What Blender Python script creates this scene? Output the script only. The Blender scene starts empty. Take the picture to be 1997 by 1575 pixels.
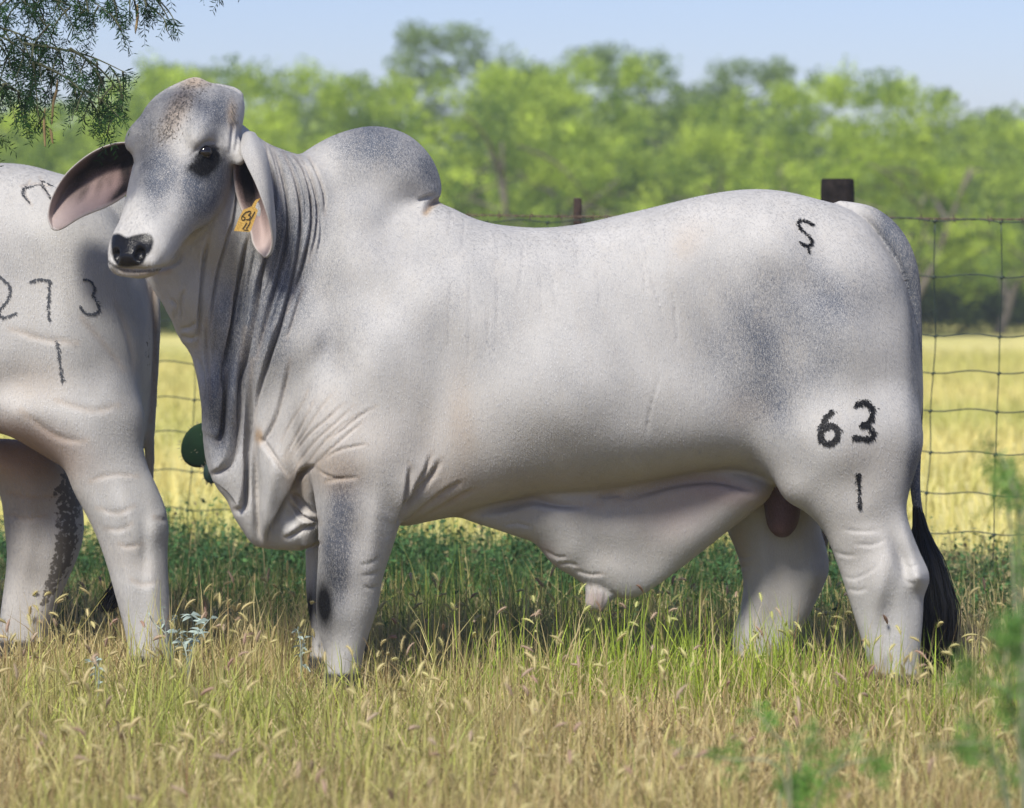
import bpy, math, random, time
import numpy as np
from mathutils import Vector
from mathutils.bvhtree import BVHTree

# ------------------------------------------------------------------ camera, sky, sun, exposure
scene = bpy.context.scene
F, CX, HY, HC = 6500.0, 998.5, 480.0, 1.32      # focal length in photo pixels, centre column, horizon row, eye height (m)
cam_data = bpy.data.cameras.new('camera')
cam = bpy.data.objects.new('camera', cam_data)
scene.collection.objects.link(cam)
cam.location = (0, 0, HC)
cam.rotation_euler = (math.radians(90), 0, 0)
cam_data.sensor_width = 36.0
cam_data.lens = F / 1997 * 36
cam_data.shift_y = -(787.5 - HY) / 1997
cam_data.clip_end = 3000
cam_data.dof.use_dof = True
cam_data.dof.focus_distance = 10.0
cam_data.dof.aperture_fstop = 3.5
scene.camera = cam

SUN_EL, SUN_AZ = math.radians(48), math.radians(246)   # azimuth: direction the light comes from, measured in the xy plane from +x
world = bpy.data.worlds.new('World')
scene.world = world
world.use_nodes = True
wn = world.node_tree
for n in list(wn.nodes): wn.nodes.remove(n)
sky = wn.nodes.new('ShaderNodeTexSky'); sky.sky_type = 'NISHITA'; sky.sun_disc = False
sky.sun_elevation = SUN_EL
sky.sun_rotation = math.radians(90) - SUN_AZ
sky.air_density = 1.0; sky.dust_density = 0.4; sky.ozone_density = 4.0
bgn = wn.nodes.new('ShaderNodeBackground'); bgn.inputs['Strength'].default_value = 0.069
wo = wn.nodes.new('ShaderNodeOutputWorld')
tint = wn.nodes.new('ShaderNodeMix'); tint.data_type = 'RGBA'; tint.blend_type = 'MULTIPLY'; tint.inputs[0].default_value = 1
tint.inputs[7].default_value = (.85, .79, .94, 1)     # slightly lavender hazy air
wn.links.new(sky.outputs[0], tint.inputs[6]); wn.links.new(tint.outputs[2], bgn.inputs[0]); wn.links.new(bgn.outputs[0], wo.inputs[0])
sun_data = bpy.data.lights.new('sun', 'SUN'); sun_data.energy = 3.1; sun_data.angle = math.radians(12)
sun_data.color = (1.0, 0.95, 0.86)
sun = bpy.data.objects.new('sun', sun_data); scene.collection.objects.link(sun)
sd = Vector((math.cos(SUN_EL) * math.cos(SUN_AZ), math.cos(SUN_EL) * math.sin(SUN_AZ), math.sin(SUN_EL)))
sun.rotation_euler = sd.to_track_quat('Z', 'Y').to_euler()
sun.location = (0, 0, 30)
scene.view_settings.view_transform = 'Standard'
scene.view_settings.look = 'None'
scene.view_settings.gamma = 1.0
scene.view_settings.use_curve_mapping = False
scene.view_settings.exposure = 1.03
scene.cycles.use_denoising = True
scene.cycles.max_bounces = 6
scene.cycles.transparent_max_bounces = 8

rng = np.random.default_rng(7)
random.seed(7)

# ------------------------------------------------------------------ helpers
def W(px, py, d): return np.array([(px - CX) * d / F, d, HC - (py - HY) * d / F])
def project(P): return CX + F * P[:, 0] / P[:, 1], HY + F * (HC - P[:, 2]) / P[:, 1]

def tag(o, label=None, cat=None, group=None, kind=None):
    if label: o['label'] = label
    if cat: o['category'] = cat
    if group: o['group'] = group
    if kind: o['kind'] = kind
    return o

def link(o, parent=None):
    scene.collection.objects.link(o)
    if parent: o.parent = parent
    return o

def mesh_obj(name, V, Fc, mat=None, parent=None, smooth=False, loc=None, attrs=None):
    """V (n,3), Fc (m,k) array or list of faces -> one mesh object"""
    me = bpy.data.meshes.new(name)
    V = np.asarray(V, dtype=np.float32)
    loose = name in ('brand_mark', 'forelock', 'tail_switch', 'twigs', 'spines', 'foliage', 'leaves', 'crown', 'coat_hair')
    if isinstance(Fc, np.ndarray):
        k = Fc.shape[1]
        me.vertices.add(len(V)); me.vertices.foreach_set('co', V.ravel())
        me.loops.add(Fc.size); me.loops.foreach_set('vertex_index', Fc.astype(np.int32).ravel())
        me.polygons.add(len(Fc))
        me.polygons.foreach_set('loop_start', np.arange(0, Fc.size, k, dtype=np.int32))
        me.update(calc_edges=True)
    else:
        me.from_pydata(V.tolist(), [], Fc)
    if smooth: me.polygons.foreach_set('use_smooth', np.ones(len(me.polygons), dtype=bool))
    if attrs:
        for nm, A in attrs.items():
            a = me.attributes.new(nm, 'FLOAT_COLOR', 'POINT')
            a.data.foreach_set('color', np.asarray(A, dtype=np.float32).ravel())
    if mat: me.materials.append(mat)
    o = bpy.data.objects.new(name, me)
    link(o, parent)
    if loc is not None: o.location = loc
    if loose: o['kind'] = 'stuff'
    return o

def empty(name, loc, parent=None):
    o = bpy.data.objects.new(name, None); link(o, parent); o.location = loc
    o.empty_display_size = 0.1
    return o

def tube(pts, rad, sides=8, caps=True):
    pts = np.asarray(pts, float); n = len(pts)
    rad = np.full(n, rad) if np.isscalar(rad) else np.asarray(rad, float)
    tan = np.gradient(pts, axis=0); tan /= np.linalg.norm(tan, axis=1)[:, None] + 1e-9
    up = np.array([0.12, 0.93, 0.31]); V = []
    for i in range(n):
        a = np.cross(tan[i], up); a /= np.linalg.norm(a) + 1e-9
        b = np.cross(tan[i], a); up = -np.cross(tan[i], a) if False else b * 0 + up
        for k in range(sides):
            t = 2 * math.pi * k / sides
            V.append(pts[i] + rad[i] * (math.cos(t) * a + math.sin(t) * b))
    Q = []
    for i in range(n - 1):
        for k in range(sides):
            k2 = (k + 1) % sides
            Q.append((i * sides + k, i * sides + k2, (i + 1) * sides + k2, (i + 1) * sides + k))
    if caps:
        c0 = len(V); V.append(pts[0]); c1 = len(V); V.append(pts[-1])
        for k in range(sides):
            k2 = (k + 1) % sides
            Q.append((c0, k2, k)); Q.append((c1, (n - 1) * sides + k, (n - 1) * sides + k2))
    return np.array(V), Q

def merge(parts):
    V = []; Q = []; o = 0
    for v, q in parts:
        V.append(v); Q += [tuple(i + o for i in f) for f in q]; o += len(v)
    return np.concatenate(V), Q

def catmull(P, n=6, closed=False):
    P = np.asarray(P, float); m = len(P); out = []
    rngi = range(m) if closed else range(m - 1)
    for i in rngi:
        if closed: p0, p1, p2, p3 = P[i - 1], P[i], P[(i + 1) % m], P[(i + 2) % m]
        else: p0, p1, p2, p3 = P[max(i - 1, 0)], P[i], P[i + 1], P[min(i + 2, m - 1)]
        for t in np.linspace(0, 1, n, endpoint=False):
            out.append(0.5 * ((2 * p1) + (-p0 + p2) * t + (2 * p0 - 5 * p1 + 4 * p2 - p3) * t * t + (-p0 + 3 * p1 - 3 * p2 + p3) * t ** 3))
    if not closed: out.append(P[-1])
    return np.array(out)

def seg_dist(X, Z, C, closed=False, want_t=False):
    """distance of points to a polyline; with want_t also the side sign and the arclength fraction"""
    A = C; B = np.roll(C, -1, 0)
    if not closed: A = A[:-1]; B = B[:-1]
    best = np.full(X.shape, 1e9); sgn = np.zeros(X.shape); tt = np.zeros(X.shape)
    m = len(A)
    for i in range(m):
        dx, dz = B[i] - A[i]; L2 = dx * dx + dz * dz + 1e-12
        t = np.clip(((X - A[i, 0]) * dx + (Z - A[i, 1]) * dz) / L2, 0, 1)
        ex = X - A[i, 0] - t * dx; ez = Z - A[i, 1] - t * dz
        d = ex * ex + ez * ez
        k = d < best
        best = np.where(k, d, best)
        if want_t:
            sgn = np.where(k, np.sign(dx * ez - dz * ex), sgn); tt = np.where(k, (i + t) / m, tt)
    best = np.sqrt(best)
    return (best, sgn, tt) if want_t else best

def inside(X, Z, C):
    r = np.zeros(X.shape, bool); n = len(C); j = n - 1
    for i in range(n):
        xi, zi = C[i]; xj, zj = C[j]
        if zi != zj:
            r ^= ((zi > Z) != (zj > Z)) & (X < (xj - xi) * (Z - zi) / (zj - zi) + xi)
        j = i
    return r

def blur(A, s):
    if s <= 0: return A
    r = int(3 * s + 1); k = np.exp(-0.5 * (np.arange(-r, r + 1) / s) ** 2); k /= k.sum()
    for ax in (0, 1):
        P = np.pad(A, [(r, r) if a == ax else (0, 0) for a in (0, 1)], mode='edge')
        A = sum(k[i] * (P[i:i + A.shape[0], :] if ax == 0 else P[:, i:i + A.shape[1]]) for i in range(2 * r + 1))
    return A

# ------------------------------------------------------------------ materials
def new_mat(name):
    m = bpy.data.materials.new(name); m.use_nodes = True
    nt = m.node_tree
    for n in list(nt.nodes): nt.nodes.remove(n)
    out = nt.nodes.new('ShaderNodeOutputMaterial')
    return m, nt, out

def N(nt, typ, **kw):
    n = nt.nodes.new(typ)
    for k, v in kw.items():
        if k.startswith('i_'):
            key = k[2:]
            key = int(key) if key.isdigit() else key.replace('_', ' ')
            n.inputs[key].default_value = v
        else: setattr(n, k, v)
    return n

def simple_mat(name, col, rough=0.7, noise=0.0, scale=20.0, col2=None, bump=0.0, metal=0.0, spec=0.4):
    m, nt, out = new_mat(name)
    b = N(nt, 'ShaderNodeBsdfPrincipled'); b.inputs['Roughness'].default_value = rough
    b.inputs['Metallic'].default_value = metal; b.inputs['Specular IOR Level'].default_value = spec
    b.inputs['Base Color'].default_value = (*col, 1)
    nt.links.new(b.outputs[0], out.inputs[0])
    if col2 or bump:
        geo = N(nt, 'ShaderNodeTexCoord'); tx = N(nt, 'ShaderNodeTexNoise', i_Scale=scale, i_Detail=6.0)
        nt.links.new(geo.outputs['Object'], tx.inputs['Vector'])
        if col2:
            r = N(nt, 'ShaderNodeValToRGB'); r.color_ramp.elements[0].position = .35; r.color_ramp.elements[1].position = .65
            r.color_ramp.elements[0].color = (*col, 1); r.color_ramp.elements[1].color = (*col2, 1)
            nt.links.new(tx.outputs[0], r.inputs[0]); nt.links.new(r.outputs[0], b.inputs['Base Color'])
        if bump:
            bp = N(nt, 'ShaderNodeBump', i_Strength=bump, i_Distance=0.01)
            nt.links.new(tx.outputs[0], bp.inputs['Height']); nt.links.new(bp.outputs[0], b.inputs['Normal'])
    return m

def leaf_mat(name, attr='tint', trans=0.45, rough=0.6, spec=.25):
    """leaf or blade material: colour per vertex (pigment), part of the light goes through"""
    m, nt, out = new_mat(name)
    a = N(nt, 'ShaderNodeAttribute', attribute_name=attr)
    b = N(nt, 'ShaderNodeBsdfPrincipled'); b.inputs['Roughness'].default_value = rough; b.inputs['Specular IOR Level'].default_value = spec
    t = N(nt, 'ShaderNodeBsdfTranslucent'); mx = N(nt, 'ShaderNodeMixShader', i_0=trans)
    nt.links.new(a.outputs['Color'], b.inputs['Base Color']); nt.links.new(a.outputs['Color'], t.inputs['Color'])
    nt.links.new(b.outputs[0], mx.inputs[1]); nt.links.new(t.outputs[0], mx.inputs[2]); nt.links.new(mx.outputs[0], out.inputs[0])
    return m

def hide_material():
    """short coat. attribute coat: r grey pigment, g black pigment, b pink skin, a tan tone with some painted warm light; attribute wet.r: moist nose skin, wet.g: mud"""
    m, nt, out = new_mat('short_white_coat')
    L = nt.links.new
    at = N(nt, 'ShaderNodeAttribute', attribute_name='coat'); sp = N(nt, 'ShaderNodeSeparateColor'); L(at.outputs['Color'], sp.inputs[0])
    wt = N(nt, 'ShaderNodeAttribute', attribute_name='wet'); ws = N(nt, 'ShaderNodeSeparateColor'); L(wt.outputs['Color'], ws.inputs[0])
    tc = N(nt, 'ShaderNodeTexCoord')
    n1 = N(nt, 'ShaderNodeTexNoise', i_Scale=320.0, i_Detail=3.0, i_Roughness=0.7); L(tc.outputs['Object'], n1.inputs['Vector'])
    n2 = N(nt, 'ShaderNodeTexNoise', i_Scale=7.0, i_Detail=5.0); L(tc.outputs['Object'], n2.inputs['Vector'])
    n3 = N(nt, 'ShaderNodeTexNoise', i_Scale=70.0, i_Detail=5.0); L(tc.outputs['Object'], n3.inputs['Vector'])
    mp = N(nt, 'ShaderNodeMapping'); mp.inputs['Scale'].default_value = (1.0, 1.0, 0.22); mp.inputs['Rotation'].default_value = (0, .25, 0); L(tc.outputs['Object'], mp.inputs[0])
    n4 = N(nt, 'ShaderNodeTexNoise', i_Scale=420.0, i_Detail=2.0, i_Roughness=.6); L(mp.outputs[0], n4.inputs['Vector'])     # lie of the hair
    n5 = N(nt, 'ShaderNodeTexNoise', i_Scale=24.0, i_Detail=6.0, i_Roughness=.65); L(mp.outputs[0], n5.inputs['Vector'])
    mw = N(nt, 'ShaderNodeMapping'); mw.inputs['Scale'].default_value = (.7, .5, 0.05); mw.inputs['Rotation'].default_value = (0, .06, 0); L(tc.outputs['Object'], mw.inputs[0])
    n6 = N(nt, 'ShaderNodeTexNoise', i_Scale=34.0, i_Detail=3.0, i_Roughness=.6, i_Distortion=.4); L(mw.outputs[0], n6.inputs['Vector'])     # fine hanging wrinkles
    n7 = N(nt, 'ShaderNodeTexNoise', i_Scale=5.5, i_Detail=2.0); L(tc.outputs['Object'], n7.inputs['Vector'])
    def math_(op, a, b=None, clamp=False):
        q = N(nt, 'ShaderNodeMath', operation=op, use_clamp=clamp)
        for i, v in enumerate((a, b)):
            if v is None: continue
            if isinstance(v, (int, float)): q.inputs[i].default_value = v
            else: L(v, q.inputs[i])
        return q.outputs[0]
    def mix(f, a, b):
        q = N(nt, 'ShaderNodeMix', data_type='RGBA')
        if isinstance(f, float): q.inputs[0].default_value = f
        else: L(f, q.inputs[0])
        for i, v in ((6, a), (7, b)):
            if isinstance(v, tuple): q.inputs[i].default_value = (*v, 1)
            else: L(v, q.inputs[i])
        return q.outputs[2]
    base = mix(n2.outputs[0], (.35, .343, .333), (.475, .462, .442))
    # hair speckle modulates pigment: grey hairs among white ones
    spk = math_('MULTIPLY', math_('SUBTRACT', math_('ADD', math_('MULTIPLY', n1.outputs[0], .55), math_('MULTIPLY', n4.outputs[0], .45)), 0.5), 4.0)
    dust = math_('MULTIPLY', math_('SUBTRACT', n5.outputs[0], .46), 1.6, True)
    g = math_('ADD', sp.outputs[0], math_('MULTIPLY', spk, math_('ADD', math_('MULTIPLY', sp.outputs[0], 1.1), 0.06)), True)
    c = mix(g, base, (.062, .074, .100))
    c = mix(math_('MULTIPLY', dust, .45), c, (.33, .29, .235))
    c = mix(math_('MULTIPLY', at.outputs['Alpha'], 1.0, True), c, (.34, .235, .14))
    c = mix(sp.outputs[2], c, (.28, .145, .13))
    dk = math_('ADD', sp.outputs[1], math_('MULTIPLY', spk, math_('MULTIPLY', sp.outputs[1], math_('SUBTRACT', 1.0, sp.outputs[1]))), True)
    c = mix(dk, c, (.006, .006, .007))
    mud = math_('MULTIPLY', math_('SUBTRACT', math_('ADD', ws.outputs[1], n3.outputs[0]), 1.0), 9.0, True)
    c = mix(math_('MULTIPLY', mud, 0.85), c, (.055, .045, .035))
    b = N(nt, 'ShaderNodeBsdfPrincipled'); L(c, b.inputs['Base Color'])
    L(math_('SUBTRACT', 0.26, math_('MULTIPLY', math_('SUBTRACT', dk, ws.outputs[0]), 0.18)), b.inputs['Specular IOR Level'])
    rg = math_('SUBTRACT', 0.68, math_('MULTIPLY', ws.outputs[0], 0.42)); L(rg, b.inputs['Roughness'])
    L(math_('MULTIPLY', math_('SUBTRACT', 1.0, dk), 0.10), b.inputs['Sheen Weight']); b.inputs['Sheen Roughness'].default_value = 0.5
    line = math_('SUBTRACT', 1.0, math_('MULTIPLY', math_('ABSOLUTE', math_('SUBTRACT', n6.outputs[0], .5)), 26.0), True)
    wr = math_('MULTIPLY', line, math_('MULTIPLY', math_('SUBTRACT', n7.outputs[0], .47), 6.0, True))
    bp0 = N(nt, 'ShaderNodeBump', i_Strength=0.5, i_Distance=0.0014); L(math_('SUBTRACT', math_('MULTIPLY', n6.outputs[0], 1.2), math_('MULTIPLY', wr, .45)), bp0.inputs['Height'])
    bp = N(nt, 'ShaderNodeBump', i_Strength=0.45, i_Distance=0.003); L(bp0.outputs[0], bp.inputs['Normal'])
    hh = math_('ADD', math_('MULTIPLY', n4.outputs[0], 0.8), math_('MULTIPLY', n3.outputs[0], .35))
    L(hh, bp.inputs['Height']); L(bp.outputs[0], b.inputs['Normal'])
    L(b.outputs[0], out.inputs[0])
    return m
HIDE = hide_material()
def coat_hair_mat():
    m, nt, out = new_mat('coat_hair')
    a = N(nt, 'ShaderNodeAttribute', attribute_name='tint'); b = N(nt, 'ShaderNodeBsdfPrincipled', i_Roughness=.55); b.inputs['Specular IOR Level'].default_value = .35
    nt.links.new(a.outputs['Color'], b.inputs['Base Color']); nt.links.new(b.outputs[0], out.inputs[0]); return m
COATHAIR = coat_hair_mat()
EYE = simple_mat('eye', (.008, .006, .005), rough=0.08, spec=0.6)
HAIR = simple_mat('black_hair', (.006, .006, .007), rough=0.5, spec=0.2)
# ------------------------------------------------------------------ sculpting animals: signed-distance layers -> one continuous mesh
def idw(ctrl, X, Z, d, s=0.16):
    """smooth map through control values given as (px, py, value)"""
    num = 0; den = 0
    for px, py, v in ctrl:
        w_ = W(px, py, d); r2 = (X - w_[0]) ** 2 + (Z - w_[2]) ** 2
        k = 1 / (r2 + 0.02 ** 2) ** 1.5
        num = num + k * v; den = den + k
    return num / den

class Layer:
    """a solid given by its side outline (photo pixels at depth d) and its half thickness T across, rounded over radius R"""
    def __init__(self, px, d, T, R, yc=0.0, p=2.0, sm=1.5, k=0.03, n=5, bumps=(), step=0.008):
        C = catmull(px, n, True)
        C = np.array([W(a, b, d)[[0, 2]] for a, b in C])
        self.lo = C.min(0) - 0.14; self.hi = C.max(0) + 0.14; self.step = step
        xs = np.arange(self.lo[0], self.hi[0], step); zs = np.arange(self.lo[1], self.hi[1], step)
        X, Z = np.meshgrid(xs, zs, indexing='ij')
        s = seg_dist(X, Z, C, True); s = np.where(inside(X, Z, C), s, -s)
        Rm = R if np.isscalar(R) else blur(idw(R, X, Z, d), 3)
        u = np.maximum(1 - s / Rm, 0.0)
        # soften the plateau and the ridge of the distance field
        self.u = blur(u, sm).astype(np.float32)
        self.T = (np.full(X.shape, T) if np.isscalar(T) else blur(idw(T, X, Z, d), 3)).astype(np.float32)
        for cx, cy, rx, ry, rot, a in bumps:
            c = W(cx, cy, d); sc = d / F; ca, sa = math.cos(math.radians(rot)), math.sin(math.radians(rot))
            dx = (X - c[0]) / sc; dz = -(Z - c[2]) / sc
            q = ((dx * ca + dz * sa) / rx) ** 2 + ((-dx * sa + dz * ca) / ry) ** 2
            self.T += (a * np.exp(-q)).astype(np.float32)
        self.T = np.maximum(self.T, 0.01)
        self.Y = (np.full(X.shape, d + yc) if np.isscalar(yc) else d + blur(idw(yc, X, Z, d), 3)).astype(np.float32)
        self.m = np.minimum(self.T, Rm).astype(np.float32)
        self.p = p; self.k = k
        self.ylo = self.Y.min() - self.T.max() - 0.12; self.yhi = self.Y.max() + self.T.max() + 0.12
    def samp(self, A, fx, fz, ix, iz):
        a = A[ix, iz] * (1 - fx) + A[ix + 1, iz] * fx
        b = A[ix, iz + 1] * (1 - fx) + A[ix + 1, iz + 1] * fx
        return a * (1 - fz) + b * fz
    def box(self, P):
        return ((P[:, 0] > self.lo[0]) & (P[:, 0] < self.hi[0] - 2 * self.step) & (P[:, 2] > self.lo[1]) & (P[:, 2] < self.hi[1] - 2 * self.step)
                & (P[:, 1] > self.ylo) & (P[:, 1] < self.yhi))
    def f(self, P):
        gx = (P[:, 0] - self.lo[0]) / self.step; gz = (P[:, 2] - self.lo[1]) / self.step
        ix = np.clip(gx.astype(int), 0, self.u.shape[0] - 2); iz = np.clip(gz.astype(int), 0, self.u.shape[1] - 2)
        fx = (gx - ix).astype(np.float32); fz = (gz - iz).astype(np.float32)
        S = lambda A: self.samp(A, fx, fz, ix, iz)
        u = S(self.u); v = np.abs(P[:, 1] - S(self.Y)) / S(self.T)
        r = np.hypot(u, v) if self.p == 2 else (u ** self.p + v ** self.p) ** (1 / self.p)
        return (r - 1) * S(self.m)

class Capsule:
    """tube through points with radii"""
    def __init__(self, pts, rad, k=0.02, n=5):
        q = catmull(np.column_stack([np.array(pts, float), rad]), n)
        self.c, self.r, self.k = q[:, :3], q[:, 3], k
        self.lo = (self.c - self.r[:, None]).min(0) - 0.1; self.hi = (self.c + self.r[:, None]).max(0) + 0.1
    def box(self, P): return ((P > self.lo) & (P < self.hi)).all(1)
    def f(self, P):
        best = np.full(len(P), 9.0)
        for i in range(len(self.c) - 1):
            a, b = self.c[i], self.c[i + 1]; ab = b - a
            t = np.clip(((P - a) @ ab) / (ab @ ab + 1e-12), 0, 1)
            d = np.linalg.norm(P - a - t[:, None] * ab, axis=1) - (self.r[i] * (1 - t) + self.r[i + 1] * t)
            best = np.minimum(best, d)
        return best

class Local:
    """frame: origin O, axes A (3 rows: along, lateral, up)"""
    def __init__(self, O, A): self.O, self.A = np.array(O), np.array(A)
    def to(self, P): return (P - self.O) @ self.A.T
    def out(self, q): return self.O + np.asarray(q, float) @ self.A

class Head:
    k = 0.03
    def __init__(self, fr, table, ells, r=0.025, k=0.03):
        self.fr = fr; t = np.array(table)
        self.tab = catmull(t, 8); self.r = r; self.ells = ells; self.k = k
        L = t[-1, 0]
        self.L = (t[0, 0], L)
    def box(self, P):
        q = self.fr.to(P)
        return (q[:, 0] > self.L[0] - .16) & (q[:, 0] < self.L[1] + .16) & (np.abs(q[:, 1]) < .30) & (q[:, 2] > -.42) & (q[:, 2] < .2)
    def f(self, P):
        q = self.fr.to(P); u, v, w = q[:, 0], q[:, 1], q[:, 2]
        T = self.tab; r = self.r
        uc = np.clip(u, *self.L)
        Wd = np.interp(uc, T[:, 0], T[:, 1]) - r; wt = np.interp(uc, T[:, 0], T[:, 2]) - r; wb = np.interp(uc, T[:, 0], T[:, 3]) + r
        mid = wt * .55 + wb * .45
        t = np.clip((mid - w) / (mid - wb), 0, 1.2)
        mz = np.clip((u - .38) / .10, 0, 1)
        Wd = Wd * (1 - (.20 - .17 * mz) * t * t)
        hh = np.where(w > mid, wt - mid, mid - wb)
        pv = np.where(w > mid, 2.05, 2.4 + .9 * mz)
        g = ((np.abs(v) / Wd) ** pv + (np.abs(w - mid) / hh) ** pv) ** (1 / pv) - 1
        rad = np.hypot(v, w - mid)
        g = np.where(g > 0, rad * (1 - 1 / (1 + np.maximum(g, 0))), g * np.minimum(Wd, hh))
        du = np.maximum(np.maximum(self.L[0] - u, u - self.L[1]), 0)
        f = np.where((g > 0) | (du > 0), np.hypot(np.maximum(g, 0), du), g) - r
        for (c, rad, k, sub) in self.ells:
            for s in ((1, -1) if c[1] else (1,)):
                c_ = np.array([c[0], c[1] * s, c[2]])
                d = (q - c_) / np.array(rad); rr = np.linalg.norm(d, axis=1)
                e = (rr - 1) * min(rad)
                if sub: f = -smin(-f, e, k)
                else: f = smin(f, e, k)
        return f

def smin(a, b, k):
    h = np.clip(0.5 + 0.5 * (b - a) / k, 0, 1)
    return b * (1 - h) + a * h - k * h * (1 - h)

def field(layers, P):
    P = P.astype(np.float32)
    f = np.full(len(P), 0.25, np.float32)
    for l in layers:
        m = l.box(P)
        if not m.any(): continue
        v = l.f(P[m]).astype(np.float32)
        if getattr(l, 'cut', False): f[m] = -smin(-f[m], v, l.k)
        else: f[m] = smin(f[m], v, l.k)
    return f

def polygonize(layers, xs, ys, zs, B=4):
    """surface nets on a rectilinear grid, evaluated only in blocks near the surface"""
    fix = lambda a: a[:(len(a) // B) * B]
    xs, ys, zs = fix(xs), fix(ys), fix(zs)
    bx, by, bz = xs.reshape(-1, B), ys.reshape(-1, B), zs.reshape(-1, B)
    cx, cy, cz = bx.mean(1), by.mean(1), bz.mean(1)
    G = np.stack(np.meshgrid(cx, cy, cz, indexing='ij'), -1).reshape(-1, 3)
    fc = field(layers, G).reshape(len(cx), len(cy), len(cz))
    near = np.abs(fc) < 0.055
    Fd = np.repeat(np.repeat(np.repeat(np.where(fc > 0, 0.3, -0.3).astype(np.float32), B, 0), B, 1), B, 2)
    idx = np.argwhere(near)
    off = np.stack(np.meshgrid(range(B), range(B), range(B), indexing='ij'), -1).reshape(-1, 3)
    for s in range(0, len(idx), 8000):
        I = (idx[s:s + 8000, None, :] * B + off[None]).reshape(-1, 3)
        P = np.column_stack([xs[I[:, 0]], ys[I[:, 1]], zs[I[:, 2]]])
        Fd[I[:, 0], I[:, 1], I[:, 2]] = field(layers, P)
    S = (Fd < 0)
    nx, ny, nz = S.shape
    cnt = np.zeros((nx - 1, ny - 1, nz - 1), np.int8)
    for a in (0, 1):
        for b in (0, 1):
            for c in (0, 1): cnt += S[a:nx - 1 + a, b:ny - 1 + b, c:nz - 1 + c]
    act = (cnt > 0) & (cnt < 8)
    vid = np.full(act.shape, -1, np.int32); I = np.argwhere(act); vid[act] = np.arange(len(I))
    co = np.zeros((len(I), 3)); wsum = np.zeros(len(I))
    xyz = (xs, ys, zs)
    def corner(o): return Fd[I[:, 0] + o[0], I[:, 1] + o[1], I[:, 2] + o[2]]
    for ax in range(3):
        for a in (0, 1):
            for b in (0, 1):
                o1 = [0, 0, 0]; o1[(ax + 1) % 3] = a; o1[(ax + 2) % 3] = b; o2 = list(o1); o2[ax] = 1
                f1, f2 = corner(o1), corner(o2)
                m = (f1 < 0) != (f2 < 0)
                t = np.where(m, f1 / (f1 - f2 + 1e-12), 0)
                for j in range(3):
                    g = xyz[j]
                    p1 = g[I[:, j] + o1[j]]; p2 = g[I[:, j] + o2[j]]
                    co[:, j] += np.where(m, p1 + t * (p2 - p1), 0)
                wsum += m
    co /= wsum[:, None]
    quads = []
    for ax in range(3):
        o = [slice(None)] * 3; o2 = [slice(None)] * 3; o[ax] = slice(0, -1); o2[ax] = slice(1, None)
        A, Bb = S[tuple(o)], S[tuple(o2)]
        E = np.argwhere(A != Bb)
        a1, a2 = (ax + 1) % 3, (ax + 2) % 3
        ok = (E[:, a1] > 0) & (E[:, a2] > 0) & (E[:, a1] < vid.shape[a1]) & (E[:, a2] < vid.shape[a2])
        E = E[ok]
        def cell(d1, d2):
            c = E.copy(); c[:, a1] -= d1; c[:, a2] -= d2
            return vid[c[:, 0], c[:, 1], c[:, 2]]
        q = np.column_stack([cell(0, 0), cell(1, 0), cell(1, 1), cell(0, 1)])
        ins = S[E[:, 0], E[:, 1], E[:, 2]]
        q[~ins] = q[~ins][:, ::-1]
        quads.append(q)
    Q = np.concatenate(quads)
    return co, Q

def vnormals(V, Q):
    n = np.cross(V[Q[:, 2]] - V[Q[:, 0]], V[Q[:, 3]] - V[Q[:, 1]])
    out = np.zeros_like(V)
    for k in range(4):
        for j in range(3): out[:, j] += np.bincount(Q[:, k], weights=n[:, j], minlength=len(V))
    return out / (np.linalg.norm(out, axis=1)[:, None] + 1e-12)

def smooth_mesh(V, Q, it=2):
    E = np.concatenate([Q[:, [0, 1]], Q[:, [1, 2]], Q[:, [2, 3]], Q[:, [3, 0]]])
    deg = np.bincount(E.ravel(), minlength=len(V)).astype(float)
    for i in range(it):
        for lam in (0.5, -0.52):
            acc = np.zeros_like(V)
            for j in range(3):
                acc[:, j] = np.bincount(E[:, 0], weights=V[E[:, 1], j], minlength=len(V)) + np.bincount(E[:, 1], weights=V[E[:, 0], j], minlength=len(V))
            V = V + lam * (acc / deg[:, None] - V)
    return V

def folds(V, Nn, px, py, lines):
    """skin folds on the near flank: each line (points px, depth m, width px, overlap, fade) presses a groove and lifts the skin on one side"""
    near = np.clip((-Nn[:, 1] + 0.35) * 1.6, 0, 1)
    disp = np.zeros(len(V))
    for pts, dep, wid, lift in lines:
        C = catmull(pts, 5)
        lo, hi = C.min(0) - 14 * wid, C.max(0) + 14 * wid
        m = (px > lo[0]) & (px < hi[0]) & (py > lo[1]) & (py < hi[1]) & (near > 0)
        if not m.any(): continue
        d, sg, t = seg_dist(px[m], py[m], C, want_t=True)
        e = np.clip(np.minimum(t, 1 - t) * 3.2, 0, 1); e = e * e * (3 - 2 * e)
        ds = d * sg / wid
        g = -dep * np.exp(-ds ** 2)
        g = g + lift * 1.5 * np.where(ds > 0, (1 - np.exp(-(ds / .9) ** 2)) * np.exp(-ds / 3.2), 0)
        disp[m] += g * e
    return V + Nn * (disp * near)[:, None]

def blobsum(px, py, items):
    o = np.zeros(len(px))
    for cx, cy, rx, ry, rot, a in items:
        ca, sa = math.cos(math.radians(rot)), math.sin(math.radians(rot))
        dx = px - cx; dy = py - cy
        q = ((dx * ca + dy * sa) / rx) ** 2 + ((-dx * sa + dy * ca) / ry) ** 2
        o += a * np.exp(-q ** 1.3)
    return o

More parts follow.
